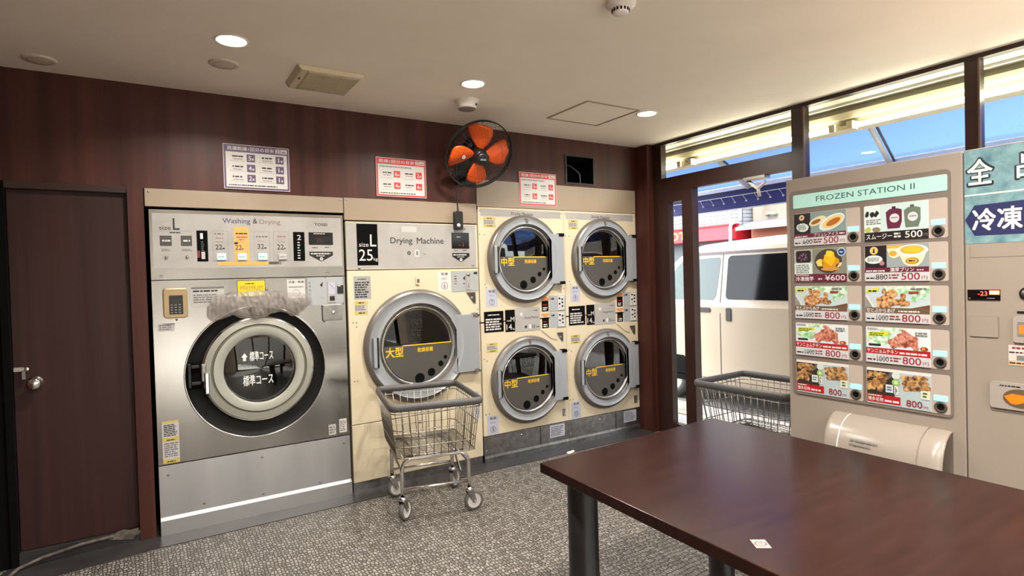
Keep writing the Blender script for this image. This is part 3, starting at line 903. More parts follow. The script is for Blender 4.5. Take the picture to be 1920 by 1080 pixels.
# crumpled plastic bag over the top of the washer door
def plastic_bag():
    m = bpy.data.materials.new('frosted_plastic_film')
    m.use_nodes = True
    t, n, l, b = nodes_of(m)
    b.inputs['Base Color'].default_value = rgb((156, 148, 143))
    b.inputs['Roughness'].default_value = 0.25
    tr = n.new('ShaderNodeBsdfTransparent')
    mx = n.new('ShaderNodeMixShader'); mx.inputs[0].default_value = 0.44
    l.new(tr.outputs[0], mx.inputs[1]); l.new(b.outputs[0], mx.inputs[2])
    l.new(mx.outputs[0], n['Material Output'].inputs[0])
    from mathutils import noise
    NX, NZ = 150, 56
    top = [(0.292, 1.262), (0.315, 1.345), (0.36, 1.352), (0.43, 1.352), (0.47, 1.360), (0.54, 1.364), (0.62, 1.362), (0.70, 1.358), (0.76, 1.345), (0.82, 1.336), (0.862, 1.322), (0.880, 1.300)]
    bot = [(0.292, 1.215), (0.305, 1.198), (0.36, 1.204), (0.42, 1.222), (0.46, 1.205), (0.50, 1.192), (0.55, 1.188), (0.60, 1.196), (0.64, 1.225), (0.70, 1.232), (0.75, 1.205), (0.79, 1.196), (0.82, 1.225), (0.880, 1.278)]
    def itp(tb, x):
        for (a, za), (c, zc) in zip(tb, tb[1:]):
            if x <= c:
                return za + (zc - za) * (x - a) / (c - a)
        return tb[-1][1]
    mb = MB()
    vs, fs = [], []
    for side in (0, 1):
        for i in range(NX + 1):
            x = 0.292 + (0.880 - 0.292) * i / NX
            zt, zb = itp(top, x), itp(bot, x)
            for j in range(NZ + 1):
                v = j / NZ
                z = zb + (zt - zb) * v
                bulge = math.sin(PI * v) ** 0.5 * min(1, math.sin(PI * i / NX) * 2.2)
                p = Vector((x * 20, z * 8 + 0.4 * math.sin(x * 9), side * 5.0))
                nz = 0.6 * noise.noise(p) + 0.9 * (abs(noise.noise(p * 1.9)) - 0.25) + 0.35 * (abs(noise.noise(p * 3.7)) - 0.2)
                y = -0.030 - (0.030 if side == 0 else -0.004) * bulge + 0.015 * nz
                vs.append((x, min(y, -0.006), z + 0.010 * noise.noise(p * 1.7 + Vector((9, 0, 0)))))
        o = side * (NX + 1) * (NZ + 1)
        for i in range(NX):
            for j in range(NZ):
                a = o + i * (NZ + 1) + j
                fs.append((a, a + NZ + 1, a + NZ + 2, a + 1))
    mb.add(vs, fs, m, True)
    tag(mb.build('plastic_bag'), 'crumpled translucent plastic bag tucked over the top of the steel washer door', 'plastic bag')
plastic_bag()

# ================================================================ dryers
def dryer_door(parent, c, R_, gr, big, zline, word, hinge, dots, handle):
    """round dryer door, its ring R_, glass gr, centre c, hinge plate (x0, z0, x1, z1)"""
    cx, cz = c
    d = MB()
    k = R_ / 0.34
    prof = [(R_, 0.0), (R_ + 0.001, -0.020), (R_ - 0.010 * k, -0.034), (R_ - 0.024 * k, -0.040)]
    d.lathe((cx, 0, cz), prof, M_ringdark, 80)
    d.lathe((cx, 0, cz), [(R_ - 0.024 * k, -0.040), (R_ - 0.026 * k, -0.037), (gr + 0.036 * k, -0.046), (gr + 0.030 * k, -0.046)], M_ring, 80)
    d.lathe((cx, 0, cz), [(gr + 0.030 * k, -0.046), (gr + 0.028 * k, -0.020), (gr + 0.014 * k, -0.018)], M_ringdark, 80)
    d.lathe((cx, 0, cz), [(gr + 0.014 * k, -0.018), (gr + 0.012 * k, -0.030), (gr + 0.002 * k, -0.030), (gr, -0.010), (gr - 0.012, 0.02)], [M_chrome, M_chrome, M_ring, M_ringdark], 80)
    door = d.build('door', parent)
    h = MB()
    x0, z0, x1, z1 = hinge
    xc = cx + math.sqrt(max((R_ - 0.03 * k) ** 2 - ((z1 - z0) / 2) ** 2, 0.0)) - 0.012
    h.box(xc, -0.040, z0, x1, -0.002, z1, M_ring)
    # the plate runs into the ring: fill between
    pts = [(xc + 0.001, z0), (xc + 0.001, z1)]
    n = 14
    a0 = math.asin(min(1, (z1 - z0) / 2 / (R_ - 0.03 * k)))
    arc = [(cx + (gr + 0.036 * k) * math.cos(a0 - 2 * a0 * i / n), cz + (z1 + z0) / 2 - cz + (gr + 0.036 * k) * math.sin(a0 - 2 * a0 * i / n)) for i in range(n + 1)]
    pts = [(xc + 0.001, z1)] + arc + [(xc + 0.001, z0)]
    h.prism(pts, -0.0455, -0.02, M_ring)
    h.build('hinge_plate', door, 0.003)
    for z in (z0 + 0.006, z1 - 0.006):
        hp = MB()
        hp.box(x1 - 0.045, -0.046, z - 0.012, x1 + 0.004, -0.004, z + 0.012, M_steel2 if big else M_blackmat)
        hp.bar((x1 - 0.004, -0.046, z - 0.012), (x1 - 0.004, -0.046, z + 0.012), 0.006, M_steel2 if big else M_blackmat, 8)
        hp.build('hinge', door)
    g = MB()
    g.lathe((cx, 0, cz), [(gr - 0.004, -0.004), (gr * 0.5, -0.010), (0.0, -0.012)], M_pane, 64)
    g.build('door_glass', door)
    f = MB()
    y = -0.0135
    rr = gr - 0.006
    a = math.asin((zline - cz) / rr)
    pts = [(cx + rr * math.cos(PI - a + (PI + 2 * a) * i / 40), cz + rr * math.sin(PI - a + (PI + 2 * a) * i / 40)) for i in range(41)]
    f.prism(pts, y, y + 0.003, M_film)
    k2 = gr / 0.243
    f.rect(cx - 0.112 * k2, zline - 0.006, cx + (0.19 if not big else 0.24) * k2 * 0.98, zline + 0.001, y - 0.0005, M_yellow)
    f.text(word, cx - 0.226 * k2, zline - 0.072 * k2, cx - 0.106 * k2, zline - 0.006 * k2, y - 0.0005, M_yellow, 0.03)
    f.text('乾燥容量', cx - 0.010 * k2, zline - 0.052 * k2, cx + 0.100 * k2, zline - 0.022 * k2, y - 0.0005, M_yellow, 0.02)
    for dx, dz, r_ in dots:
        f.disc(cx + dx * k2, cz + dz * k2, r_ * k2, y - 0.0005, M_blackmat, 24)
    f.build('glass_film', door, 0, 'dark film with yellow lettering on the lower half of the glass')
    b = MB()
    hx, hz0, hz1 = handle
    b.box(hx - 0.022, -0.062, hz0, hx + 0.002, -0.050, hz1, M_ring)
    b.box(hx + 0.002, -0.060, hz0, hx + 0.016, -0.040, hz1, M_black)
    for z in (hz0, hz1 - 0.022):
        b.box(hx - 0.020, -0.060, z, hx + 0.014, -0.036, z + 0.022, M_black)
    b.build('handle', door, 0.003)
    t = MB()
    t.box(cx - 0.008, -0.0475, cz + gr + 0.034 * k, cx + 0.010, -0.040, cz + R_ - 0.026 * k, M_ringdark)
    if not big:
        t.build('door_stop', door)
    dm = MB()
    dm.lathe((cx, 0, cz), [(gr - 0.012, 0.02), (gr - 0.012, 0.06), (R_ - 0.004, 0.09), (R_ - 0.004, 0.52), (0.0, 0.53)], M_drum, 48)
    for i in range(3):
        a = 0.9 + i * 2 * PI / 3
        dm.bar((cx + (R_ - 0.03) * math.cos(a), 0.1, cz + (R_ - 0.03) * math.sin(a)), (cx + (R_ - 0.03) * math.cos(a), 0.5, cz + (R_ - 0.03) * math.sin(a)), 0.035, M_drum, 8)
    dm.build('drum', parent)
    return door

def cautionlabel(m, a, b, c, d, y):
    h = d - b
    m.rect(a, d - 0.26 * h, c, d, y, M_caution); m.rect(a, b, c, b + 0.26 * h, y, M_caution)
    m.lines(a + 0.3 * (c - a), d - 0.2 * h, c - 0.2 * (c - a), d - 0.06 * h, y - 0.0004, M_ink)
    m.lines(a + 0.3 * (c - a), b + 0.06 * h, c - 0.2 * (c - a), b + 0.2 * h, y - 0.0004, M_ink)
    m.lines(a + 0.004, b + 0.30 * h, c - 0.004, d - 0.30 * h, y, M_grey_ink, 3)

def numberlabel(num, small=False):
    def draw(m, a, b, c, d, y):
        w, h = c - a, d - b
        m.text('乾燥', a + 0.24 * w, d - 0.20 * h, a + 0.78 * w, d - 0.06 * h, y, M_ink, 0.01)
        m.text('DRY' if not small else 'Dry', a + 0.28 * w, d - 0.43 * h, a + 0.72 * w, d - 0.31 * h, y, M_grey_ink)
        r = 0.17 * h if small else 0.18 * h
        m.lathe((a + w / 2, y, b + 0.27 * h), [(r, 0), (r * 0.88, 0)], M_ink, 28)
        dw = 0.5 if len(num) == 1 else 0.95
        m.text(num, a + w / 2 - r * 0.6 * dw, b + 0.27 * h - r * 0.62, a + w / 2 + r * 0.6 * dw, b + 0.27 * h + r * 0.62, y, M_ink)
    return draw

# ---- large dryer
L = thing('tumble_dryer', 'single large cream coin dryer with one door, between the steel washer and the stacked dryers', 'tumble dryer', (1.61, 0.4, 0.0))
x0, x1 = 1.118, 2.100
LC, LR, LG = (1.602, 0.942), 0.393, 0.262
m = MB()
m.plate_hole(x0, 0.452, x1, 1.474, LC[0], LC[1], LG - 0.012, 0.0, M_cream, 72)
m.box(x0, 0.002, 0.452, x0 + 0.015, 0.9, 1.474, M_cream); m.box(x1 - 0.015, 0.002, 0.452, x1, 0.9, 1.474, M_cream)
m.box(x0, 0.6, 0.452, x1, 0.9, 1.474, M_cream)
m.build('cabinet', L)
m = MB(); m.box(x0, 0.0, 0.064, x1, 0.8, 0.446, M_cream)
m.lathe((1.60, 0.0, 0.40), [(0.012, 0), (0.010, -0.003), (0, -0.003)], M_grey_ink, 14)
m.build('lower_panel', L, 0.002)
m = MB(); m.box(x0, 0.012, 0.0, x1, 0.7, 0.060, M_steel2); m.build('kick_strip', L)
P = MB()
P.box(x0, 0.0, 1.480, x1, 0.5, 1.800, M_cream)
q = (1.1200, 1.4860, 2.0880, 1.7940)
P.rect(q[0], q[1], q[2], q[3], -E1, M_panel)
y = -E2
P.rect(1.1890, 1.5080, 1.3320, 1.7860, y, M_blackmat)
P.text('size', 1.2030, 1.6330, 1.2680, 1.6600, -E3, M_white); P.text('L', 1.2790, 1.6350, 1.3220, 1.7160, -E3, M_white, 0.012)
P.text('25', 1.2010, 1.5390, 1.2940, 1.6150, -E3, M_white); P.text('kg', 1.2990, 1.5330, 1.3290, 1.5610, -E3, M_white)
P.text('Drying', 1.4220, 1.6440, 1.5830, 1.6980, y, M_ink, 0.012); P.text('Machine', 1.6160, 1.6560, 1.8230, 1.6990, y, M_ink, 0.012)
P.lathe(((1.5430, 1.5760, 1.5700, 1.6050)[0] + 0.012, y, (1.5430, 1.5760, 1.5700, 1.6050)[1] + 0.014), [(0.013, 0), (0.006, 0)], M_ink, 20)
P.rect(1.6000, 1.5650, 1.6320, 1.6130, y, M_white); P.text('8', 1.6070, 1.5740, 1.6250, 1.6050, -E3, M_ink, 0.01)
P.lines(1.6570, 1.5780, 1.6860, 1.5880, y, M_grey_ink)
P.rect(1.5050, 1.7360, 1.6170, 1.7760, y, M_label)
P.text('TOSEI', 1.9200, 1.7580, 2.0000, 1.7760, y, M_ink, 0.04)
P.lines(1.9050, 1.6050, 1.9410, 1.6140, y, M_ink); P.lines(1.9780, 1.6050, 2.0140, 1.6140, y, M_ink)
shield(P, 1.8900, 1.5220, 2.0310, 1.5900, y)
cp = P.build('control_panel', L)
screws(cp, [(1.20, 1.492), (2.055, 1.500)], 0.0, M_steel2, 0.011)
q = (1.8880, 1.6230, 2.0300, 1.7390)
dsp = MB(); dsp.box(q[0], -0.004, q[1], q[2], 0, q[3], M_display); dsp.lines(q[0] + 0.04, q[3] - 0.036, q[0] + 0.078, q[3] - 0.028, -0.0045, M_white)
dsp.text('-1', q[0] + 0.055, q[1] + 0.014, q[0] + 0.095, q[1] + 0.042, -0.0045, M_led); dsp.build('display', cp)
dryer_door(L, LC, LR, LG, True, 0.950, '大型', (1.80, 0.717, 2.074, 1.140), [(0.000, -0.215, 0.034), (0.084, -0.184, 0.027), (0.153, -0.134, 0.019), (0.188, -0.094, 0.013)], (1.283, 0.820, 1.022))
sticker(L, 1.1580, 1.2820, 1.2750, 1.4360, 0.0, mat('silver_label', (160, 160, 158), 0.35, 0.3), lambda m, a, b, c, d, y: (m.lines(a + 0.03, d - 0.025, c - 0.03, d - 0.014, y, M_ink), m.lines(a + 0.008, b + 0.008, c - 0.006, d - 0.034, y, M_ink, 7)))
sticker(L, 1.1600, 1.1790, 1.2490, 1.2710, 0.0, M_label, cautionlabel)
sticker(L, 1.7720, 1.3140, 1.8710, 1.4580, 0.0, M_white, numberlabel('6'))
b_ = MB(); q = (1.5980, 1.3690, 1.6230, 1.4200)
b_.box(q[0], -0.012, q[1], q[2], 0, q[3], M_cream); b_.box(q[0] + 0.006, -0.013, q[1] + 0.012, q[2], -0.011, q[3] - 0.012, M_groove); b_.build('lint_catch', L, 0.002)
c_ = MB(); q = (1.8780, 1.3080, 2.1050, 1.4580); q = (q[0], q[1], 2.096, q[3])
c_.box(q[0], -0.003, q[1], q[2], 0, q[3], MATS['coin_plate_grey'])
for i in range(4):
    c_.lines(q[0] + 0.022, q[3] - 0.044 - i * 0.018, q[0] + 0.046, q[3] - 0.032 - i * 0.018, -0.0034, mat('brown_print', (140, 90, 60), 0.5) if i != 1 else M_ink)
c_.poly([(q[0] + 0.092, q[3] - 0.055), (q[0] + 0.112, q[3] - 0.035), (q[0] + 0.108, q[3] - 0.070)], -0.0034, M_ink)
c_.rect(q[0] + 0.094, q[1] + 0.052, q[0] + 0.106, q[1] + 0.060, -0.0034, M_ink); c_.rect(q[0] + 0.094, q[1] + 0.030, q[0] + 0.108, q[1] + 0.033, -0.0034, M_grey_ink)
cu = c_.build('coin_unit', L)
c_ = MB()
c_.box(q[0] + 0.118, -0.008, q[1] + 0.012, q[0] + 0.152, -0.003, q[3] - 0.012, M_panel)
c_.lathe((q[0] + 0.135, -0.008, q[3] - 0.028), [(0.012, 0), (0.012, -0.004), (0, -0.004)], M_steel2, 16)
c_.poly([(q[0] + 0.130, q[1] + 0.036), (q[0] + 0.135, q[1] + 0.022), (q[0] + 0.140, q[1] + 0.036)], -0.0085, M_ink); c_.rect(q[0] + 0.1335, q[1] + 0.036, q[0] + 0.1365, q[1] + 0.060, -0.0085, M_ink)
c_.box(q[2] - 0.034, -0.006, q[3] - 0.024, q[2] - 0.006, -0.003, q[3] - 0.010, M_black)
c_.build('coin_slot', cu)
def pocket(parent, x1_, z1_, s_):
    c = MB()
    pts = [(x1_ - 0.078 * s_, z1_), (x1_ - 0.018 * s_, z1_ - 0.085 * s_), (x1_, z1_ - 0.085 * s_), (x1_, z1_)]
    c.prism(pts, -0.004, 0.001, M_steel2)
    c.prism([(x1_ - 0.070 * s_, z1_ - 0.004), (x1_ - 0.016 * s_, z1_ - 0.080 * s_), (x1_ - 0.004, z1_ - 0.080 * s_), (x1_ - 0.004, z1_ - 0.004)], -0.0045, -0.002, mat('dark_recess', (62, 54, 44), 0.6))
    c.lathe((x1_ - 0.030 * s_, -0.0045, z1_ - 0.045 * s_), [(0.012 * s_, 0), (0.010 * s_, -0.002), (0, -0.002)], M_steel2, 14)
    c.build('coin_return', parent)
pocket(L, 2.072, 1.300, 1.0)
sticker(L, 2.035, 0.47, 2.078, 0.56, 0.0, M_labelblue, lambda m, a, b, c, d, y: m.lines(a + 0.004, b + 0.01, c - 0.004, d - 0.01, y, M_grey_ink, 5))
sticker(L, 2.040, 0.355, 2.084, 0.44, 0.0, M_labelblue, lambda m, a, b, c, d, y: m.lines(a + 0.004, b + 0.03, c - 0.004, d - 0.01, y, M_grey_ink, 3))
screws(L, [(1.147, 1.13), (1.170, 1.13), (1.170, 1.10), (1.145, 0.74), (1.165, 0.74), (2.085, 0.745), (2.09, 1.17)], 0.0, None, 0.004)

# ---- stacked dryers
def stack(dx, nums, label):
    S = thing('stacked_dryer', label, 'tumble dryer', (2.513 + dx, 0.4, 0.0), 0, 'stacked cream coin dryers')
    x0, x1 = 2.112 + dx, 2.912 + dx
    xm = 2.522 + dx
    cu_, cl_ = (xm, 1.540), (xm, 0.597)
    GR, RR = 0.243, 0.341
    m = MB()
    m.plate_hole(x0, 1.165, x1, 1.937, cu_[0], cu_[1], GR - 0.012, 0.0, M_cream, 72)
    m.plate_hole(x0, 0.207, x1, 0.985, cl_[0], cl_[1], GR - 0.012, 0.0, M_cream, 72)
    m.rect(x0, 0.985, x1, 1.165, 0.0, M_cream)
    m.box(x0, 0.002, 0.207, x0 + 0.015, 0.9, 1.937, M_cream); m.box(x1 - 0.015, 0.002, 0.207, x1, 0.9, 1.937, M_cream)
    m.box(x0, 0.6, 0.207, x1, 0.9, 1.937, M_cream); m.box(x0, 0.002, 1.92, x1, 0.9, 1.937, M_cream)
    m.box(x0, 0.0, 1.06, x1, 0.9, 1.07, M_cream)
    m.rect(x0 + 0.022, 1.868, x1 - 0.03, 1.922, -E1, M_panel)
    m.text('Drying', xm - 0.115, 1.878, xm - 0.030, 1.906, -E2, M_ink, 0.01); m.text('Machine', xm - 0.015, 1.883, xm + 0.088, 1.906, -E2, M_ink, 0.01)
    m.build('cabinet', S)
    m = MB()
    m.box(x0, 0.004, 0.036, x0 + 0.515, 0.7, 0.202, M_steel2)
    m.box(x0 + 0.521, 0.004, 0.036, x1, 0.7, 0.202, M_steel2)
    m.extr([(0.0, 0.055), (-0.004, 0.036), (0.1, 0.036), (0.1, 0.055)], 0, x0, x1, M_steel2)
    m.lathe((x0 + 0.34, 0.004, 0.165), [(0.008, 0), (0.006, -0.003), (0, -0.003)], M_chrome, 12); m.lathe((x0 + 0.02, 0.004, 0.095), [(0.006, 0), (0.005, -0.003), (0, -0.003)], M_chrome, 12)
    m.build('base_panel', S)
    m = MB(); m.box(x0, -0.006, 0.0, x1, 0.6, 0.034, M_steel2); m.build('kick_strip', S)
    dots = [(-0.026, -0.200, 0.034), (0.064, -0.164, 0.027), (0.128, -0.120, 0.019), (0.172, -0.080, 0.013)]
    for c in (cu_, cl_):
        dryer_door(S, c, RR, GR, False, c[1] + 0.020, '中型', (c[0] + 0.27, c[1] - 0.200, x1 - 0.034, c[1] + 0.200), dots, (c[0] - 0.285, c[1] - 0.105, c[1] + 0.100))
    # print panel between the doors
    P = MB()
    P.box(x0 + 0.028, -0.002, 0.988, x0 + 0.198, 0, 1.146, M_blackmat)
    P.lines(x0 + 0.06, 1.112, x0 + 0.165, 1.126, -0.0025, M_white); P.lines(x0 + 0.04, 1.000, x0 + 0.185, 1.095, -0.0025, M_white, 5)
    P.box(x0 + 0.214, -0.002, 0.980, x0 + 0.302, 0, 1.150, M_blackmat)
    P.text('M', x0 + 0.262, 1.058, x0 + 0.295, 1.094, -0.0025, M_white, 0.01); P.text('size', x0 + 0.226, 1.060, x0 + 0.258, 1.074, -0.0025, M_white)
    P.text('14', x0 + 0.222, 0.996, x0 + 0.272, 1.040, -0.0025, M_white, 0.01); P.text('kg', x0 + 0.276, 0.992, x0 + 0.298, 1.008, -0.0025, M_white)
    P.box(x0 + 0.308, -0.002, 0.974, x0 + 0.540, 0, 1.160, M_panel)
    P.text('Drying Machine', x0 + 0.392, 1.068, x0 + 0.522, 1.088, -0.0025, M_ink); P.text('TOSEI', x0 + 0.470, 1.128, x0 + 0.516, 1.138, -0.0025, M_ink, 0.03)
    P.disc(x0 + 0.362, 1.110, 0.014, -0.0025, M_white, 16); P.disc(x0 + 0.402, 1.008, 0.011, -0.0025, M_ink, 16); P.rect(x0 + 0.430, 0.992, x0 + 0.452, 1.026, -0.0025, M_white)
    P.text('10', x0 + 0.462, 0.994, x0 + 0.488, 1.022, -0.0025, M_ink); P.lines(x0 + 0.498, 0.998, x0 + 0.53, 1.008, -0.0025, M_ink)
    P.build('print_panel', S)
    for z, up in ((1.120, True), (0.985, False)):
        c = MB()
        c.box(x0 + 0.560, -0.002, z, x0 + 0.625, 0, z + 0.085, M_blackmat)
        c.lines(x0 + 0.57, z + 0.006, x0 + 0.615, z + 0.036, -0.0025, M_white, 2); c.lines(x0 + 0.57, z + 0.046, x0 + 0.61, z + 0.058, -0.0025, M_led)
        t_ = z + 0.088
        c.poly([(x0 + 0.552, t_), (x0 + 0.634, t_), (x0 + 0.634, t_ + 0.012), (x0 + 0.593, t_ + 0.036), (x0 + 0.552, t_ + 0.012)] if up else [(x0 + 0.552, t_ + 0.030), (x0 + 0.552, t_ + 0.018), (x0 + 0.593, t_), (x0 + 0.634, t_ + 0.018), (x0 + 0.634, t_ + 0.030)], -0.0015, mat('brown_orange', (206, 140, 78), 0.5))
        c.build('dryer_display', S)
        c = MB()
        c.box(x0 + 0.636, -0.003, z - 0.004, x1 - 0.004, 0, z + 0.122, MATS['coin_plate_grey'])
        c.bar((x0 + 0.645, -0.004, z + 0.098), (x0 + 0.668, -0.004, z + 0.098), 0.003, M_ink, 5); c.disc(x0 + 0.672, z + 0.098, 0.009, -0.0036, M_ink, 12)
        c.box(x0 + 0.716, -0.008, z + 0.004, x0 + 0.780, -0.003, z + 0.116, M_white)
        for q in ((0.724, 0.092), (0.752, 0.084), (0.752, 0.058), (0.724, 0.048), (0.752, 0.028)):
            c.box(x0 + q[0], -0.010, z + q[1], x0 + q[0] + 0.016, -0.007, z + q[1] + 0.014, M_black)
        c.poly([(x0 + 0.728, z + 0.030), (x0 + 0.733, z + 0.016), (x0 + 0.738, z + 0.030)], -0.0085, M_ink)
        c.build('coin_unit', S)
    pocket(S, x0 + 0.765, 0.942, 0.9)
    c = MB(); c.prism([(x0 + 0.545, 0.972), (x0 + 0.640, 0.900), (x0 + 0.700, 0.882), (x0 + 0.700, 0.980), (x0 + 0.56, 0.980)], -0.006, 0.0, M_cream); c.build('coin_chute', S, 0.002)
    sticker(S, x0 + 0.047, 1.785, x0 + 0.150, 1.862, 0.0, M_label, cautionlabel)
    sticker(S, x0 + 0.043, 0.835, x0 + 0.140, 0.906, 0.0, M_label, cautionlabel)
    sticker(S, x0 + 0.050, 1.180, x0 + 0.150, 1.316, 0.0, M_labelblue, numberlabel(nums[0], True))
    sticker(S, x0 + 0.030, 0.212, x0 + 0.130, 0.352, 0.0, M_labelblue, numberlabel(nums[1], True))
    sticker(S, x0 + 0.610, 0.090, x0 + 0.760, 0.190, 0.004, M_labelblue, lambda m, a, b, c, d, y: m.lines(a + 0.01, b + 0.01, c - 0.01, d - 0.01, y, M_grey_ink, 6))
    sticker(S, x0 + 0.735, 0.245, x0 + 0.775, 0.315, 0.0, M_grey_ink if dx else M_label, lambda m, a, b, c, d, y: m.lines(a + 0.004, b + 0.006, c - 0.004, d - 0.006, y, M_ink, 5))
    screws(S, [(x0 + 0.018, 1.908), (x1 - 0.018, 1.908), (x0 + 0.012, 1.730), (x0 + 0.052, 1.728), (x0 + 0.045, 1.352), (x0 + 0.055, 1.328), (x0 + 0.018, 0.79), (x0 + 0.045, 0.775), (x0 + 0.02, 0.372), (x0 + 0.05, 0.372), (x1 - 0.012, 1.30)], 0.0, None, 0.0045)
    return S
stack(0.0, ('7', '8'), 'stacked cream coin dryer marked 7 and 8, left of the pair')
stack(0.802, ('9', '10'), 'stacked cream coin dryer marked 9 and 10, against the dark corner post')

# ================================================================ wall fan
fan_c = Vector((1.972, -0.300, 2.252))
ax = Vector((-0.05, -0.80, -0.58)).normalized()
fx = Vector((0, 0, 1)).cross(-ax).normalized() * -1
fx = (-ax).cross(Vector((0, 0, 1))).normalized()
fz = fx.cross(-ax).normalized()
FM = Matrix((fx, -ax, fz)).transposed().to_4x4()
FM.translation = fan_c
FAN = thing('wall_fan', 'black caged wall fan with four orange blades, under the ceiling', 'fan', (1.99, -0.01, 2.22))
GRAD = 0.244
M_fan = mat('fan_black', (26, 24, 24), 0.4)
M_blade = mat('orange_blade', (222, 86, 18), 0.35)
g = MB(FM)
def circ(r, y, n=64):
    return [(r * math.cos(2 * PI * i / n), y, r * math.sin(2 * PI * i / n)) for i in range(n)]
g.tube(circ(GRAD, 0.0), 0.0045, M_fan, 8, True)
g.tube(circ(GRAD, -0.012), 0.003, M_fan, 6, True)
g.tube(circ(GRAD * 0.62, -0.058), 0.0012, M_fan, 5, True)
for i in range(44):
    a = 2 * PI * i / 44
    pts = []
    for k in range(7):
        t = k / 6
        r = 0.045 + (GRAD - 0.045) * t
        y = -0.070 + 0.070 * t ** 2.4
        b = a + 0.18 * t
        pts.append((r * math.cos(b), y, r * math.sin(b)))
    g.tube(pts, 0.0008, M_fan, 4)
g.build('front_guard', FAN)
g = MB(FM)
g.tube(circ(GRAD - 0.002, 0.014), 0.004, M_fan, 6, True)
g.tube(circ(0.17, 0.085, 48), 0.0015, M_fan, 5, True)
for i in range(40):
    a = 2 * PI * i / 40
    g.tube([((GRAD) * math.cos(a), 0.0, GRAD * math.sin(a)), (0.20 * math.cos(a), 0.075, 0.20 * math.sin(a)), (0.06 * math.cos(a), 0.10, 0.06 * math.sin(a))], 0.0011, M_fan, 4)
g.build('rear_guard', FAN)
g = MB(FM)
g.lathe((0, 0, 0), [(0.0, -0.078), (0.036, -0.078), (0.046, -0.070), (0.046, -0.060), (0.036, -0.056)], M_fan, 32)
g.build('guard_badge', FAN)
g = MB(FM); g.rect(-0.022, -0.006, 0.022, 0.006, -0.0785, mat('silver_badge', (190, 196, 204), 0.3, 0.6)); g.build('badge', FAN)
g = MB(FM)
g.lathe((0, 0, 0), [(0.0, -0.050), (0.040, -0.048), (0.050, -0.030), (0.052, 0.030), (0.0, 0.03)], M_fan, 32)
g.build('hub', FAN)
for i in range(4):
    a0 = R(94) + i * PI / 2
    b = MB(FM)
    NR, NT = 12, 10
    vs, fs = [], []
    for k in range(NR + 1):
        t = k / NR
        r = 0.045 + 0.172 * t
        half = (0.024 + 0.060 * math.sin(min(1.0, t * 1.15) * PI * 0.55)) * (1 if t < 0.80 else math.sqrt(max(0.0, 1 - ((t - 0.80) / 0.205) ** 2)))
        skew = 0.030 * t * t
        for j in range(NT + 1):
            q = j / NT * 2 - 1
            tx = q * half + skew
            y = -0.012 + 0.36 * tx * (1 - 0.35 * t) + 0.02 * q * q
            vs.append((r * math.cos(a0) - tx * math.sin(a0), y, r * math.sin(a0) + tx * math.cos(a0)))
    for k in range(NR):
        for j in range(NT):
            p0 = k * (NT + 1) + j
            fs.append((p0, p0 + NT + 1, p0 + NT + 2, p0 + 1))
    b.add(vs, fs, M_blade, True)
    o = b.build('blade', FAN)
    sm = o.modifiers.new('thickness', 'SOLIDIFY'); sm.thickness = 0.003
    if i == 1:
        s_ = MB(FM); s_.disc(0.130 * math.cos(a0), 0.130 * math.sin(a0), 0.013, -0.040, M_white, 20); s_.disc(0.130 * math.cos(a0), 0.130 * math.sin(a0), 0.004, -0.0405, M_ink, 10); s_.build('sticker', o)
g = MB(FM)
g.lathe((0, 0, 0), [(0.052, 0.06), (0.068, 0.075), (0.072, 0.14), (0.050, 0.175), (0.0, 0.18)], M_fan, 32)
g.build('motor_housing', FAN)
g = MB()
g.box(1.935, -0.020, 2.09, 2.055, 0.0, 2.27, M_fan)
g.tube([(1.995, -0.015, 2.13), (1.995, -0.07, 2.14), (1.995, -0.12, 2.20), (1.995, -0.15, 2.27)], 0.020, M_fan, 10)
g.tube([(1.945, -0.02, 2.12), (1.89, -0.10, 2.12), (1.82, -0.18, 2.16)], 0.007, M_fan, 8)
g.build('wall_bracket', FAN, 0.003)
g = MB()
g.tube([(1.955, -0.03, 2.11), (1.940, -0.03, 2.07), (1.925, -0.03, 2.00), (1.932, -0.028, 1.93), (1.935, -0.026, 1.885)], 0.004, M_fan, 8)
g.build('cord', FAN)
g = MB()
g.prism(rrect(1.900, 1.760, 1.966, 1.892, 0.016), -0.045, -0.008, M_black)
sw = g.build('cord_switch', FAN, 0.004)
g = MB(); g.lathe((1.927, -0.045, 1.789), [(0.014, 0.0), (0.013, -0.004), (0.0, -0.005)], M_white, 20); g.build('switch_button', sw)

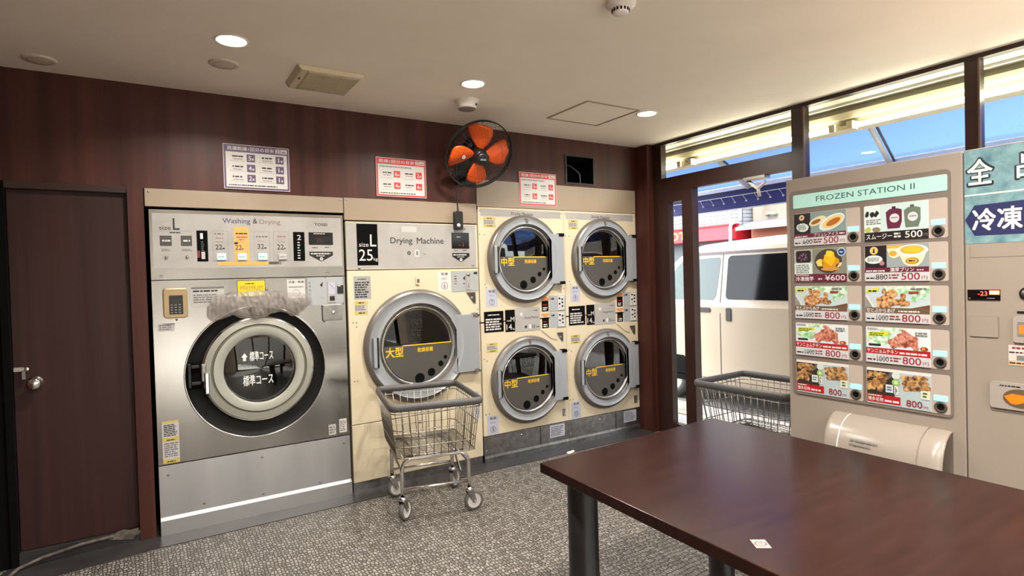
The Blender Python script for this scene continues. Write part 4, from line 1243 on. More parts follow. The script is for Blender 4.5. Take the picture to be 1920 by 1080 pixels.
# ================================================================ laundry carts
def make_cart(label, loc, rot):
    c = thing('laundry_cart', label, 'laundry cart', loc, rot, 'wire laundry carts')
    M = WORLD[c.name]
    HT, HB = 0.685, 0.385
    TW, TD = 0.266, 0.320            # half width and depth at the rim
    BW, BD = 0.232, 0.268           # at the floor of the basket
    def rim(w, d, z, r=0.05, n=5):
        return [(p[0], p[1], z) for p in rrect(-w, -d, w, d, r, n)]
    b = MB(M)
    b.tube(rim(TW, TD, HT, 0.035), 0.0115, M_rim, 8, True, 1.9)
    b.build('bumper_rim', c)
    b = MB(M)
    def lerp(t):
        return TW + (BW - TW) * t, TD + (BD - TD) * t, HT + (HB - HT) * t
    for t in (0.12, 0.45, 0.78):
        w_, d_, z_ = lerp(t)
        b.tube(rim(w_, d_, z_), 0.0030, M_wire, 5, True)
    b.tube(rim(BW, BD, HB, 0.04), 0.0034, M_wire, 5, True)
    for i in range(10):
        q = (i + 0.5) / 10 * 2 - 1
        for s_ in (-1, 1):
            b.bar((q * (TW - 0.03), s_ * TD, HT), (q * (BW - 0.02), s_ * BD, HB), 0.0026, M_wire, 5)
    for i in range(13):
        q = (i + 0.5) / 13 * 2 - 1
        for s_ in (-1, 1):
            b.bar((s_ * TW, q * (TD - 0.03), HT), (s_ * BW, q * (BD - 0.02), HB), 0.0026, M_wire, 5)
    for i in range(25):
        y = -BD + (i + 0.5) * 2 * BD / 25
        b.bar((-BW, y, HB), (BW, y, HB), 0.0019, M_wire, 4)
    for i in range(7):
        x = -BW + (i + 0.5) * 2 * BW / 7
        b.bar((x, -BD, HB), (x, BD, HB), 0.0024, M_wire, 5)
    b.build('wire_basket', c)
    f = MB(M)
    FX, FY, FZ = 0.200, 0.205, 0.362
    for s_ in (-1, 1):
        y = s_ * FY
        pts = [(-FX, y, 0.125), (-FX, y, FZ - 0.05), (-FX + 0.015, y, FZ - 0.018), (-FX + 0.05, y, FZ), (FX - 0.05, y, FZ), (FX - 0.015, y, FZ - 0.018), (FX, y, FZ - 0.05), (FX, y, 0.125)]
        f.tube(pts, 0.0115, M_chrome, 10)
        f.bar((-FX, y, 0.185), (FX, y, 0.185), 0.009, M_chrome, 8)
        f.bar((-FX + 0.03, y, FZ + 0.014), (FX - 0.03, y, FZ + 0.014), 0.007, M_wire, 8)
    for s_ in (-1, 1):
        f.bar((s_ * 0.12, -FY, FZ + 0.008), (s_ * 0.12, FY, FZ + 0.008), 0.010, M_chrome, 8)
        f.bar((s_ * FX, -FY, FZ - 0.06), (s_ * FX, FY, FZ - 0.06), 0.007, M_wire, 8)
    f.bar((FX, FY, FZ - 0.06), (FX, -0.02, 0.185), 0.008, M_wire, 8)
    f.build('frame', c)
    for sx, sy, st in ((-1, -1, 0.9), (1, -1, 0.15), (-1, 1, 0.2), (1, 1, 0.8)):
        x, y = sx * FX, sy * FY
        CM = M @ Matrix.Translation((x, y, 0)) @ Matrix.Rotation(st, 4, 'Z')
        k = MB(CM)
        k.lathe((0, 0, 0.125), [(0.013, 0.02), (0.024, 0.012), (0.024, 0.0), (0.0, -0.004)], M_chrome, 16, 'z')
        for s2 in (-1, 1):
            k.extr([(-0.022, 0.124), (0.022, 0.124), (0.040, 0.062), (0.028, 0.050), (0.018, 0.056)], 1, s2 * 0.017 - 0.0015, s2 * 0.017 + 0.0015, M_steel2)
        k.bar((0.028, -0.022, 0.060), (0.028, 0.022, 0.060), 0.006, M_chrome, 8)
        fk = k.build('caster', c)
        k = MB(CM)
        k.lathe((0.028, 0, 0.060), [(0.044, -0.012), (0.057, -0.013), (0.060, -0.006), (0.060, 0.006), (0.057, 0.013), (0.044, 0.012)], M_rubber, 28)
        hubm = mat('pale_wheel_hub', (196, 192, 186), 0.5)
        k.lathe((0.028, 0, 0.060), [(0.0, -0.010), (0.020, -0.010), (0.034, -0.006), (0.046, -0.011)], hubm, 28)
        k.lathe((0.028, 0, 0.060), [(0.0, 0.010), (0.020, 0.010), (0.034, 0.006), (0.046, 0.011)], hubm, 28)
        k.build('wheel', fk)
    return c
cart = make_cart('wire laundry cart with grey rubber rim standing in front of the large dryer', (1.452, -0.470, 0.0), R(-12))
copy_thing(cart, (3.255, -1.565, 0.0), R(2), 'wire laundry cart parked in the doorway between the table and the vending machine')

# ================================================================ table
T = thing('table', 'large dark wood table with thick black round legs', 'table', (1.74, -2.9, 0.0))
TT, TB = 0.700, 0.664
m = MB()
m.extr([(1.228, -2.027), (1.186, -3.700), (2.270, -3.760), (2.277, -1.967)], 2, TB, TT, M_table)
m.build('tabletop', T, 0.003)
for x, y in ((1.342, -2.135), (2.158, -2.100), (1.32, -3.58), (2.15, -3.62)):
    m = MB()
    m.lathe((x, y, 0), [(0.056, TB), (0.056, 0.30), (0.058, 0.296), (0.058, 0.286), (0.056, 0.282), (0.056, 0.012), (0.060, 0.010), (0.060, 0.0)], vary(mat('black_table_leg', (30, 30, 31), 0.32), 4.0, (26, 26, 27), (38, 38, 39)), 40, 'z')
    m.build('leg', T)
m = MB()
M_tape = mat('pale_tape', (206, 188, 150), 0.6)
m.blob(1.397, -1.996, 0.020, 0.011, 0.0, M_tape, 11, 0.25, 0.3)
m.v = [(v[0], v[2], TT + 0.002) for v in m.v]
m.prism([(1.405, -1.990), (1.418, -1.988), (1.416, -1.998)], 0.0, 0.004, M_tape)
m.v = m.v[:11] + [(v[0], v[2], TT + 0.001 + v[1]) for v in m.v[11:]]
tag(m.build('tape_scrap'), 'small pale scrap on the far left corner of the dark table', 'scrap')
m = MB()
SM = Matrix.Translation((1.308, -2.902, TT)) @ Matrix.Rotation(R(55), 4, 'Z') @ Matrix.Rotation(R(-90), 4, 'X')
m = MB(SM)
m.rect(-0.024, -0.019, 0.024, 0.019, -0.0008, mat('pinkish_white_sticker', (160, 144, 138), 0.6))
m.lathe((0, -0.0012, 0), [(0.015, 0), (0.011, 0)], mat('faded_brown_print', (92, 60, 54), 0.6), 20)
m.lines(-0.006, -0.005, 0.008, 0.006, -0.0012, MATS['faded_brown_print'], 2)
m.frame(-0.022, -0.017, 0.022, 0.017, 0.0015, -0.0011, MATS['faded_brown_print'])
tag(m.build('worn_sticker'), 'small worn white sticker near the front edge of the dark table', 'sticker')

# ================================================================ vending machine
VX, VY = 2.618, -2.150
V = thing('vending_machine', 'white frozen food vending machine with ten lit product cards, behind the table', 'vending machine', (VX, VY, 0.0), R(-90))
VM = WORLD[V.name]
m = MB(VM)
m.box(0.0, 0.030, 0.03, 1.03, 0.80, 1.83, M_vend)
m.build('cabinet', V, 0.006)
m = MB(VM)
m.box(0.002, 0.0, 0.03, 0.7185, 0.029, 1.829, M_vend)
m.build('product_door', V, 0.004)
m = MB(VM)
m.box(0.7215, 0.0, 0.03, 1.028, 0.029, 1.829, M_vend)
M_gap = mat('shadow_gap', (120, 108, 98), 0.6)
for a in ((0.738, 1.425, 0.740, 1.470), (0.738, 1.425, 1.02, 1.427)):
    m.rect(a[0], a[1], a[2], a[3], -E1, M_gap)
pd = m.build('payment_door', V, 0.004)
m = MB(VM); m.box(0.03, 0.06, 0.0, 1.0, 0.76, 0.03, M_black); m.build('plinth', V)
# panel with header and ten cells
m = MB(VM)
m.prism(rrect(0.026, 0.809, 0.680, 1.770, 0.020), -0.006, 0.0, M_vendgrey)
COLS = ((0.043, 0.348, 0.0460, 0.2885, 0.3175), (0.362, 0.671, 0.3655, 0.6075, 0.639))
ROWS = [1.660, 1.491, 1.320, 1.147, 0.972]
for cx in COLS:
    for z in ROWS:
        m.prism(rrect(cx[0], z - 0.152, cx[1], z + 0.002, 0.008), -0.0072, -0.006, M_cell)
pn = m.build('product_panel', V)
m = MB(VM)
m.prism(rrect(0.043, 1.687, 0.671, 1.750, 0.006), -0.0085, -0.006, M_sign)
m.text('FROZEN STATION II', 0.1550, 1.7090, 0.5600, 1.7330, -0.009, mat('dark_teal_print', (48, 78, 76), 0.5))
m.build('header_sign', pn)
food_c = {}
def fm(n, c):
    return mat('print_' + n, tuple(v * 0.88 for v in c), 0.45, emit=0.03)
def foodmat(name, c0, c1, scale):
    if name not in MATS:
        vary(mat(name, c0, 0.5), scale, c0, c1, (1, 1, 1), 5.0, 0, None, 0.38, 0.62)
    return MATS[name]
F_kara = foodmat('print_fried_chicken', (96, 56, 30), (196, 146, 92), 90.0)
F_kara2 = foodmat('print_fried_chicken_light', (150, 98, 56), (214, 172, 116), 90.0)
F_yang = foodmat('print_glazed_chicken', (112, 48, 36), (186, 116, 92), 80.0)
F_yang2 = foodmat('print_glazed_chicken_light', (150, 76, 60), (206, 150, 126), 80.0)
F_yaki = foodmat('print_skewers', (70, 44, 28), (170, 122, 72), 70.0)
F_yaki2 = foodmat('print_skewers_light', (116, 78, 42), (198, 156, 98), 70.0)
F_greens = foodmat('print_greens', (120, 168, 120), (206, 226, 206), 60.0)
def blk(mb, cx, cz, w, h, y, mats, n, r, a=0.0, seed=1):
    rr = random.Random(seed)
    for i in range(n):
        t, q = rr.uniform(0, 2 * PI), math.sqrt(rr.random())
        mb.blob(cx + w * q * math.cos(t), cz + h * q * math.sin(t), r * rr.uniform(0.7, 1.2), r * rr.uniform(0.6, 1.0), y - 0.00005 * i, mats[i % len(mats)], 10, 0.2, rr.uniform(0, 3))
def priceband(mb, x, z, w, old, new, y, pink=True):
    H = 0.150
    mb.rect(x, z, x + w, z + 0.25 * H, y, fm('price_white', (200, 198, 198)))
    mb.lines(x + 0.02 * w, z + 0.05 * H, x + 0.17 * w, z + 0.12 * H, y - 0.0003, M_ink)
    mb.text(old, x + 0.18 * w, z + 0.045 * H, x + 0.37 * w, z + 0.19 * H, y - 0.0003, M_ink)
    mb.bar((x + 0.17 * w, y - 0.0006, z + 0.06 * H), (x + 0.38 * w, y - 0.0006, z + 0.17 * H), 0.0006, M_ink, 4)
    mb.lines(x + 0.39 * w, z + 0.05 * H, x + 0.56 * w, z + 0.20 * H, y - 0.0003, fm('price_brown', (120, 60, 60)), 2)
    mb.text(new, x + 0.585 * w, z + 0.03 * H, x + 0.865 * w, z + 0.225 * H, y - 0.0003, fm('price_maroon', (140, 28, 44)), 0.015)
    mb.text('円', x + 0.89 * w, z + 0.035 * H, x + 0.975 * w, z + 0.13 * H, y - 0.0003, MATS['print_price_maroon'])
def card(c, r, kind):
    cx, z1 = COLS[c], ROWS[r]
    x0, x1 = cx[2], cx[3]
    z0 = z1 - 0.150
    w, h = x1 - x0, 0.150
    mb = MB(VM)
    y = -0.0085
    mb.box(x0, y, z0, x1, -0.0072, z1, M_white)
    y -= 0.0003
    X = lambda t: x0 + t * w
    Z = lambda t: z0 + t * h
    y2, y3, y4 = y - 0.0004, y - 0.0008, y - 0.0012
    if kind == 'brulee':
        mb.rect(X(0), Z(0.36), X(0.33), Z(1), y, fm('card_black', (30, 22, 24)))
        mb.rect(X(0.33), Z(0.36), X(1), Z(1), y, fm('teal_grey', (130, 150, 146)))
        mb.disc(X(0.16), Z(0.87), 0.013, y2, fm('cream', (214, 186, 140)), 20); mb.disc(X(0.16), Z(0.87), 0.005, y3, fm('seal_red', (130, 60, 40)), 12)
        mb.blob(X(0.17), Z(0.57), 0.030, 0.022, y2, fm('pale_mint', (214, 228, 222)), 10, 0.12); mb.lines(X(0.08), Z(0.48), X(0.27), Z(0.66), y3, M_grey_ink, 4)
        mb.disc(X(0.47), Z(0.73), 0.042, y2, fm('custard_pale', (226, 214, 170)), 28, 0.018, 0.35); mb.disc(X(0.44), Z(0.71), 0.024, y3, fm('caramel', (150, 92, 40)), 24, 0.009, 0.35)
        mb.disc(X(0.74), Z(0.66), 0.062, y3, fm('dish_white', (214, 224, 224)), 32, 0.030, 0.42); mb.disc(X(0.76), Z(0.67), 0.050, y4, fm('custard', (228, 200, 120)), 32, 0.022, 0.42)
        mb.disc(X(0.77), Z(0.66), 0.034, y4 - 0.0004, fm('caramel_orange', (176, 100, 32)), 28, 0.013, 0.42)
        mb.v = [(min(max(v[0], x0), x1), v[1], min(max(v[2], z0), z1)) for v in mb.v]
        mb.rect(X(0), Z(0.24), X(1), Z(0.37), y4 - 0.0008, fm('wine', (96, 28, 52)))
        mb.lines(X(0.02), Z(0.25), X(0.35), Z(0.31), y4 - 0.0012, M_white); mb.text('ブリュレアイス', X(0.40), Z(0.255), X(0.86), Z(0.365), y4 - 0.0012, M_white, 0.02); mb.lines(X(0.88), Z(0.27), X(0.98), Z(0.34), y4 - 0.0012, M_white)
        priceband(mb, x0, z0, w, '600', '500', y4 - 0.0008)
    elif kind == 'smoothie':
        mb.rect(X(0), Z(0.24), X(1), Z(1), y, fm('mint_bg', (196, 216, 212))); mb.rect(X(0.0), Z(0.24), X(0.26), Z(1), y2, fm('mint_light', (214, 228, 224)))
        for i in range(3):
            mb.blob(X(0.05 + 0.075 * i), Z(0.76), 0.009, 0.011, y3, M_ink, 8, 0.4)
        mb.lines(X(0.03), Z(0.46), X(0.30), Z(0.62), y3, M_grey_ink, 3)
        mb.blob(X(0.06), Z(0.32), 0.014, 0.012, y3, fm('lime', (176, 190, 90))); mb.blob(X(0.20), Z(0.32), 0.016, 0.012, y3, fm('nut', (140, 120, 96)))
        for px, c_, d_ in ((0.48, (96, 30, 56), (60, 16, 36)), (0.76, (104, 116, 100), (70, 80, 68))):
            mm = fm('pouch_%d' % c_[0], c_)
            mb.rect(X(px - 0.03), Z(0.84), X(px + 0.03), Z(0.92), y2, fm('cap_%d' % d_[0], d_))
            mb.poly([(X(px - 0.10), Z(0.32)), (X(px + 0.09), Z(0.32)), (X(px + 0.125), Z(0.50)), (X(px + 0.125), Z(0.82)), (X(px + 0.06), Z(0.86)), (X(px - 0.06), Z(0.86)), (X(px - 0.125), Z(0.78)), (X(px - 0.115), Z(0.50))], y3, mm)
            mb.disc(X(px + 0.01), Z(0.60), 0.0185, y4, fm('pouch_label', (206, 206, 208)), 24); mb.rect(X(px - 0.045), Z(0.60), X(px + 0.065), Z(0.625), y4 - 0.0004, M_grey_ink)
        mb.rect(X(0), Z(0), X(1), Z(0.25), y4, fm('card_black', (30, 22, 24)))
        mb.text('スムージー', X(0.03), Z(0.05), X(0.45), Z(0.20), y4 - 0.0004, M_white, 0.02); mb.lines(X(0.48), Z(0.05), X(0.59), Z(0.21), y4 - 0.0004, M_white, 2)
        mb.text('500', X(0.65), Z(0.04), X(0.91), Z(0.22), y4 - 0.0004, M_white, 0.02); mb.text('円', X(0.93), Z(0.05), X(0.985), Z(0.13), y4 - 0.0004, M_grey_ink)
    elif kind == 'sweet_potato':
        mb.rect(X(0), Z(0), X(1), Z(1), y, fm('khaki_grey', (128, 128, 112))); mb.rect(X(0), Z(0.22), X(0.36), Z(1), y2, fm('grey_green', (166, 172, 164)))
        mb.prism(rrect(X(0.03), Z(0.60), X(0.33), Z(0.97), 0.010), y3, y2, fm('dark_aubergine', (34, 24, 30)))
        for i in range(14):
            a = 2 * PI * i / 14 + 0.2; q = 0.010 + 0.014 * ((i * 7) % 5) / 5
            mb.blob(X(0.18) + q * math.cos(a), Z(0.78) + q * 0.9 * math.sin(a), 0.006, 0.0025, y4, fm('aubergine_pale', (150, 120, 136)) if i % 2 else fm('aubergine', (84, 48, 70)), 8, 0.3, a)
        mb.rect(X(0.0), Z(0.22), X(0.355), Z(0.58), y3, fm('pale_mint', (214, 228, 222))); mb.lines(X(0.03), Z(0.26), X(0.33), Z(0.55), y4, M_grey_ink, 5)
        mb.disc(X(0.66), Z(0.62), 0.062, y2, fm('dark_bowl', (66, 58, 50)), 28, 0.055)
        mb.blob(X(0.50), Z(0.58), 0.018, 0.016, y3, fm('potato_pale', (232, 204, 90)), 12, 0.2); mb.blob(X(0.86), Z(0.50), 0.016, 0.008, y3, fm('straw', (216, 198, 160)), 9, 0.2, 0.6)
        mb.blob(X(0.70), Z(0.55), 0.040, 0.034, y3, fm('potato_deep', (206, 142, 12)), 14, 0.12); mb.blob(X(0.69), Z(0.70), 0.027, 0.032, y4, fm('potato', (238, 178, 20)), 14, 0.16); mb.blob(X(0.69), Z(0.84), 0.019, 0.016, y4 - 0.0004, fm('potato_light', (244, 204, 40)), 12, 0.18)
        mb.disc(X(0.70), Z(0.38), 0.043, y4, fm('bowl_rim', (196, 140, 70)), 24, 0.008)
        mb.rect(X(0), Z(0), X(1), Z(0.24), y4 - 0.0004, fm('wine', (96, 28, 52)))
        mb.v = [(min(max(v[0], x0), x1), v[1], min(max(v[2], z0), z1)) for v in mb.v]
        mb.disc(X(0.91), Z(0.88), 0.0185, y4 - 0.0008, fm('pale_blue', (196, 212, 226)), 24); mb.disc(X(0.91), Z(0.88), 0.0145, y4 - 0.0012, fm('seal_blue', (34, 66, 120)), 24); mb.lines(X(0.88), Z(0.85), X(0.94), Z(0.90), y4 - 0.0016, M_white)
        mb.lines(X(0.03), Z(0.185), X(0.30), Z(0.225), y4 - 0.0008, M_white); mb.text('冷凍焼芋', X(0.02), Z(0.02), X(0.38), Z(0.165), y4 - 0.0008, M_white, 0.03)
        mb.lines(X(0.47), Z(0.05), X(0.55), Z(0.12), y4 - 0.0008, M_white); mb.text('¥600', X(0.60), Z(0.035), X(0.97), Z(0.20), y4 - 0.0008, M_white, 0.015)
    elif kind == 'pudding':
        mb.rect(X(0), Z(0.36), X(0.355), Z(1), y, fm('card_black', (30, 22, 24))); mb.rect(X(0.355), Z(0.36), X(1), Z(1), y, fm('steel_blue_grey', (148, 158, 160)))
        mb.disc(X(0.15), Z(0.86), 0.0165, y2, fm('seal_yellow', (222, 190, 110)), 24); mb.disc(X(0.15), Z(0.885), 0.004, y3, M_ink, 8); mb.disc(X(0.15), Z(0.825), 0.005, y3, M_ink, 8)
        mb.disc(X(0.145), Z(0.61), 0.035, y2, fm('pale_mint', (214, 228, 222)), 28, 0.018); mb.lines(X(0.04), Z(0.55), X(0.25), Z(0.67), y3, M_grey_ink, 3); mb.disc(X(0.28), Z(0.50), 0.010, y3, fm('dusty_pink', (170, 120, 130)), 12)
        mb.poly([(X(0.36), Z(0.90)), (X(0.40), Z(0.68)), (X(0.47), Z(0.62)), (X(0.56), Z(0.68)), (X(0.60), Z(0.90))], y2, fm('cup_cream', (226, 216, 176))); mb.rect(X(0.36), Z(0.90), X(0.62), Z(0.985), y2, fm('custard_gold', (206, 170, 80))); mb.disc(X(0.455), Z(0.76), 0.015, y3, fm('seal_ochre', (206, 158, 60)), 18, 0.011)
        mb.poly([(X(0.53), Z(0.80)), (X(0.62), Z(0.48)), (X(0.70), Z(0.40)), (X(0.83), Z(0.40)), (X(0.90), Z(0.50)), (X(0.97), Z(0.80))], y3, MATS['print_cup_cream'])
        mb.disc(X(0.75), Z(0.82), 0.058, y4, fm('cup_rim', (232, 228, 214)), 32, 0.024); mb.disc(X(0.75), Z(0.84), 0.044, y4 - 0.0004, MATS['print_custard_gold'], 32, 0.017); mb.disc(X(0.76), Z(0.83), 0.032, y4 - 0.0008, fm('custard_bright', (226, 186, 40)), 28, 0.012)
        mb.disc(X(0.75), Z(0.54), 0.024, y4, fm('seal_brown', (110, 84, 40)), 24, 0.013); mb.disc(X(0.75), Z(0.54), 0.021, y4 - 0.0004, MATS['print_seal_ochre'], 24, 0.011); mb.lines(X(0.70), Z(0.51), X(0.80), Z(0.57), y4 - 0.0008, M_ink)
        mb.v = [(min(max(v[0], x0), x1), v[1], min(max(v[2], z0), z1)) for v in mb.v]
        mb.rect(X(0), Z(0.24), X(1), Z(0.38), y4 - 0.0012, fm('wine', (96, 28, 52)))
        mb.lines(X(0.02), Z(0.255), X(0.36), Z(0.32), y4 - 0.0016, M_white); mb.text('濃厚プリン', X(0.41), Z(0.255), X(0.78), Z(0.37), y4 - 0.0016, M_white, 0.02); mb.lines(X(0.82), Z(0.27), X(0.92), Z(0.32), y4 - 0.0016, M_white)
        priceband(mb, x0, z0, w, '880', '500', y4 - 0.0012)
    elif kind == 'fried':
        mb.rect(X(0), Z(0.38), X(1), Z(1), y, fm('plate_blue', (188, 204, 204))); mb.rect(X(0.30), Z(0.80), X(1), Z(1), y2, F_greens)
        mb.poly([(X(0), Z(0.38)), (X(0.12), Z(0.38)), (X(0), Z(0.72))], y2, fm('table_grey', (140, 140, 134))); mb.poly([(X(0.0), Z(0.72)), (X(0.12), Z(0.40)), (X(0.15), Z(0.40)), (X(0.02), Z(0.75))], y3, M_white)
        mb.poly([(X(0.62), Z(0.36)), (X(1), Z(0.36)), (X(1), Z(0.50))], y2, fm('wood_brown', (110, 66, 44)))
        blk(mb, X(0.80), Z(0.74), 0.030, 0.016, y3, [F_greens], 8, 0.012, seed=3)
        blk(mb, X(0.36), Z(0.58), 0.040, 0.032, y3, [F_kara, F_kara2], 15, 0.016, seed=5); blk(mb, X(0.62), Z(0.62), 0.028, 0.018, y4, [F_kara], 8, 0.013, seed=6); mb.blob(X(0.43), Z(0.80), 0.022, 0.018, y4 - 0.0008, F_kara2, 12, 0.15); mb.blob(X(0.31), Z(0.86), 0.010, 0.012, y4 - 0.0008, F_kara, 10)
        mb.poly([(X(0.01), Z(0.80)), (X(0.22), Z(0.88)), (X(0.24), Z(0.97)), (X(0.03), Z(0.92))], y4, fm('flash_yellow', (206, 206, 60))); mb.lines(X(0.05), Z(0.83), X(0.20), Z(0.90), y4 - 0.0004, M_ink)
        mb.rect(X(0.69), Z(0.79), X(0.84), Z(0.86), y4 - 0.0008, fm('brick_red', (140, 60, 50))); mb.lines(X(0.72), Z(0.88), X(0.96), Z(0.97), y4 - 0.0008, M_grey_ink); mb.blob(X(0.90), Z(0.84), 0.009, 0.009, y4 - 0.0008, M_white, 10, 0.2)
        mb.v = [(min(max(v[0], x0), x1), v[1], min(max(v[2], z0), z1)) for v in mb.v]
        mb.rect(X(0), Z(0.25), X(1), Z(0.40), y4 - 0.0012, fm('brown_strip', (104, 84, 66))); mb.text('空とぶからあげ', X(0.02), Z(0.265), X(0.48), Z(0.385), y4 - 0.0016, M_white, 0.02); mb.lines(X(0.53), Z(0.28), X(0.88), Z(0.34), y4 - 0.0016, M_white)
        priceband(mb, x0, z0, w, '1000', '800', y4 - 0.0012)
    elif kind == 'glazed':
        mb.rect(X(0), Z(0.40), X(1), Z(1), y, fm('pale_grey_plate', (212, 220, 222))); mb.blob(X(0.22), Z(0.72), 0.050, 0.032, y2, F_greens, 12); mb.blob(X(0.45), Z(0.95), 0.03, 0.01, y2, F_greens, 10)
        mb.poly([(X(0.03), Z(0.72)), (X(0.36), Z(0.80)), (X(0.38), Z(0.90)), (X(0.04), Z(0.86))], y3, fm('flash_yellow', (206, 206, 60))); mb.lines(X(0.06), Z(0.75), X(0.32), Z(0.85), y4, fm('leaf_dark', (70, 100, 50)), 2)
        mb.lines(X(0.02), Z(0.91), X(0.24), Z(0.98), y3, M_grey_ink, 2)
        blk(mb, X(0.62), Z(0.62), 0.056, 0.030, y3, [F_yang, F_yang2], 18, 0.016, seed=9); blk(mb, X(0.62), Z(0.80), 0.028, 0.014, y4 - 0.0004, [F_yang2, F_yang], 7, 0.014, seed=10)
        mb.lines(X(0.78), Z(0.80), X(0.96), Z(0.93), y4 - 0.0012, M_grey_ink, 2)
        mb.disc(X(0.91), Z(0.48), 0.014, y4 - 0.0012, fm('ember', (150, 60, 20)), 18, 0.008); mb.disc(X(0.90), Z(0.48), 0.006, y4 - 0.0016, fm('ember_light', (226, 150, 60)), 12, 0.005)
        mb.rect(X(0.04), Z(0.47), X(0.24), Z(0.53), y4, M_ink)
        mb.v = [(min(max(v[0], x0), x1), v[1], min(max(v[2], z0), z1)) for v in mb.v]
        mb.rect(X(0), Z(0.25), X(1), Z(0.42), y4 - 0.0018, fm('banner_red', (168, 28, 34))); mb.text('ヤンニョムチキン', X(0.015), Z(0.275), X(0.52), Z(0.395), y4 - 0.0022, M_white, 0.02); mb.lines(X(0.54), Z(0.28), X(0.98), Z(0.36), y4 - 0.0022, M_white)
        priceband(mb, x0, z0, w, '1000', '800', y4 - 0.0018)
    else:
        mb.rect(X(0), Z(0), X(1), Z(1), y, fm('plate_blue_grey', (176, 190, 192))); mb.rect(X(0), Z(0.20), X(0.45), Z(0.93), y2, fm('griddle_dark', (48, 42, 36)))
        mb.rect(X(0), Z(0.93), X(1), Z(1), y2, M_white); mb.poly([(X(0.38), Z(0.93)), (X(0.52), Z(0.93)), (X(0.30), Z(0.66))], y3, fm('griddle_grey', (96, 96, 92)))
        blk(mb, X(0.15), Z(0.78), 0.042, 0.016, y3, [F_yaki, F_yaki2], 14, 0.012, seed=12); blk(mb, X(0.15), Z(0.58), 0.042, 0.014, y4, [F_yaki2, F_yaki], 12, 0.013, seed=13); blk(mb, X(0.12), Z(0.43), 0.036, 0.012, y4 - 0.0004, [F_yaki2], 8, 0.012, seed=14)
        for i in range(3):
            for j in range(6):
                t = j / 5
                mb.blob(X(0.60 + 0.30 * t + 0.02 * i), Z(0.80 - 0.13 * i + 0.06 * t), 0.013, 0.010, y3 - 0.0001 * (i * 6 + j), F_yaki if (i + j) % 2 else F_yaki2, 9, 0.2)
        mb.disc(X(0.475), Z(0.85), 0.0155, y4 - 0.0012, fm('pale_round', (206, 212, 204)), 20); mb.disc(X(0.475), Z(0.66), 0.0155, y4 - 0.0012, fm('green_round', (150, 180, 100)), 20); mb.disc(X(0.475), Z(0.66), 0.008, y4 - 0.0016, fm('leaf_pale', (196, 214, 160)), 14)
        mb.rect(X(0.31), Z(0.36), X(0.43), Z(0.58), y4 - 0.0012, fm('pale_round', (206, 212, 204))); mb.lines(X(0.33), Z(0.40), X(0.41), Z(0.54), y4 - 0.0016, fm('ink_blue', (96, 110, 140)), 2)
        mb.rect(X(0.445), Z(0.33), X(0.51), Z(0.56), y4 - 0.0012, M_white); mb.lines(X(0.46), Z(0.35), X(0.495), Z(0.53), y4 - 0.0016, M_ink, 4)
        mb.rect(X(0.85), Z(0.30), X(0.985), Z(0.54), y4 - 0.0012, fm('cream_stamp', (216, 214, 190))); mb.lines(X(0.88), Z(0.34), X(0.96), Z(0.50), y4 - 0.0016, fm('leaf_dark', (70, 100, 50)), 2)
        mb.poly([(X(0), Z(0.04)), (X(0.54), Z(0.04)), (X(0.54), Z(0.26)), (X(0.30), Z(0.27)), (X(0.28), Z(0.20)), (X(0), Z(0.20))], y4, fm('banner_red', (168, 28, 34)))
        mb.poly([(X(0), Z(0.20)), (X(0.27), Z(0.20)), (X(0.27), Z(0.27)), (X(0), Z(0.27))], y4, fm('banner_red', (168, 28, 34))); mb.lines(X(0.02), Z(0.205), X(0.25), Z(0.255), y4 - 0.0004, M_white)
        mb.text('博多名物', X(0.015), Z(0.07), X(0.27), Z(0.185), y4 - 0.0004, M_white, 0.02); mb.lines(X(0.29), Z(0.07), X(0.53), Z(0.16), y4 - 0.0004, M_white)
        mb.text('800', X(0.63), Z(0.05), X(0.87), Z(0.23), y4 - 0.0004, fm('price_maroon', (140, 28, 44)), 0.015); mb.text('円', X(0.885), Z(0.05), X(0.955), Z(0.12), y4 - 0.0004, MATS['print_price_maroon'])
        mb.v = [(min(max(v[0], x0), x1), v[1], min(max(v[2], z0), z1)) for v in mb.v]
    mb.build('product_card', pn)
    l = MB(VM); lx = cx[4]
    l.box(lx - 0.0235, -0.0090, z1 - 0.102, lx + 0.0235, -0.0072, z1 - 0.080, M_vled); l.build('button_lamp', pn)
    l = MB(VM); l.lathe((lx, -0.0072, z1 - 0.1255), [(0.0225, 0), (0.0225, -0.003), (0.019, -0.005), (0.013, -0.003), (0.011, -0.001), (0.0, -0.001)], [mat('button_ring', (74, 66, 58), 0.4)] * 3 + [M_blackmat] * 2, 28); l.build('select_button', pn)
kinds = [('brulee', 'smoothie'), ('sweet_potato', 'pudding'), ('fried', 'fried'), ('glazed', 'glazed'), ('skewer', 'skewer')]
for r in range(5):
    for c in range(2):
        card(c, r, kinds[r][c])
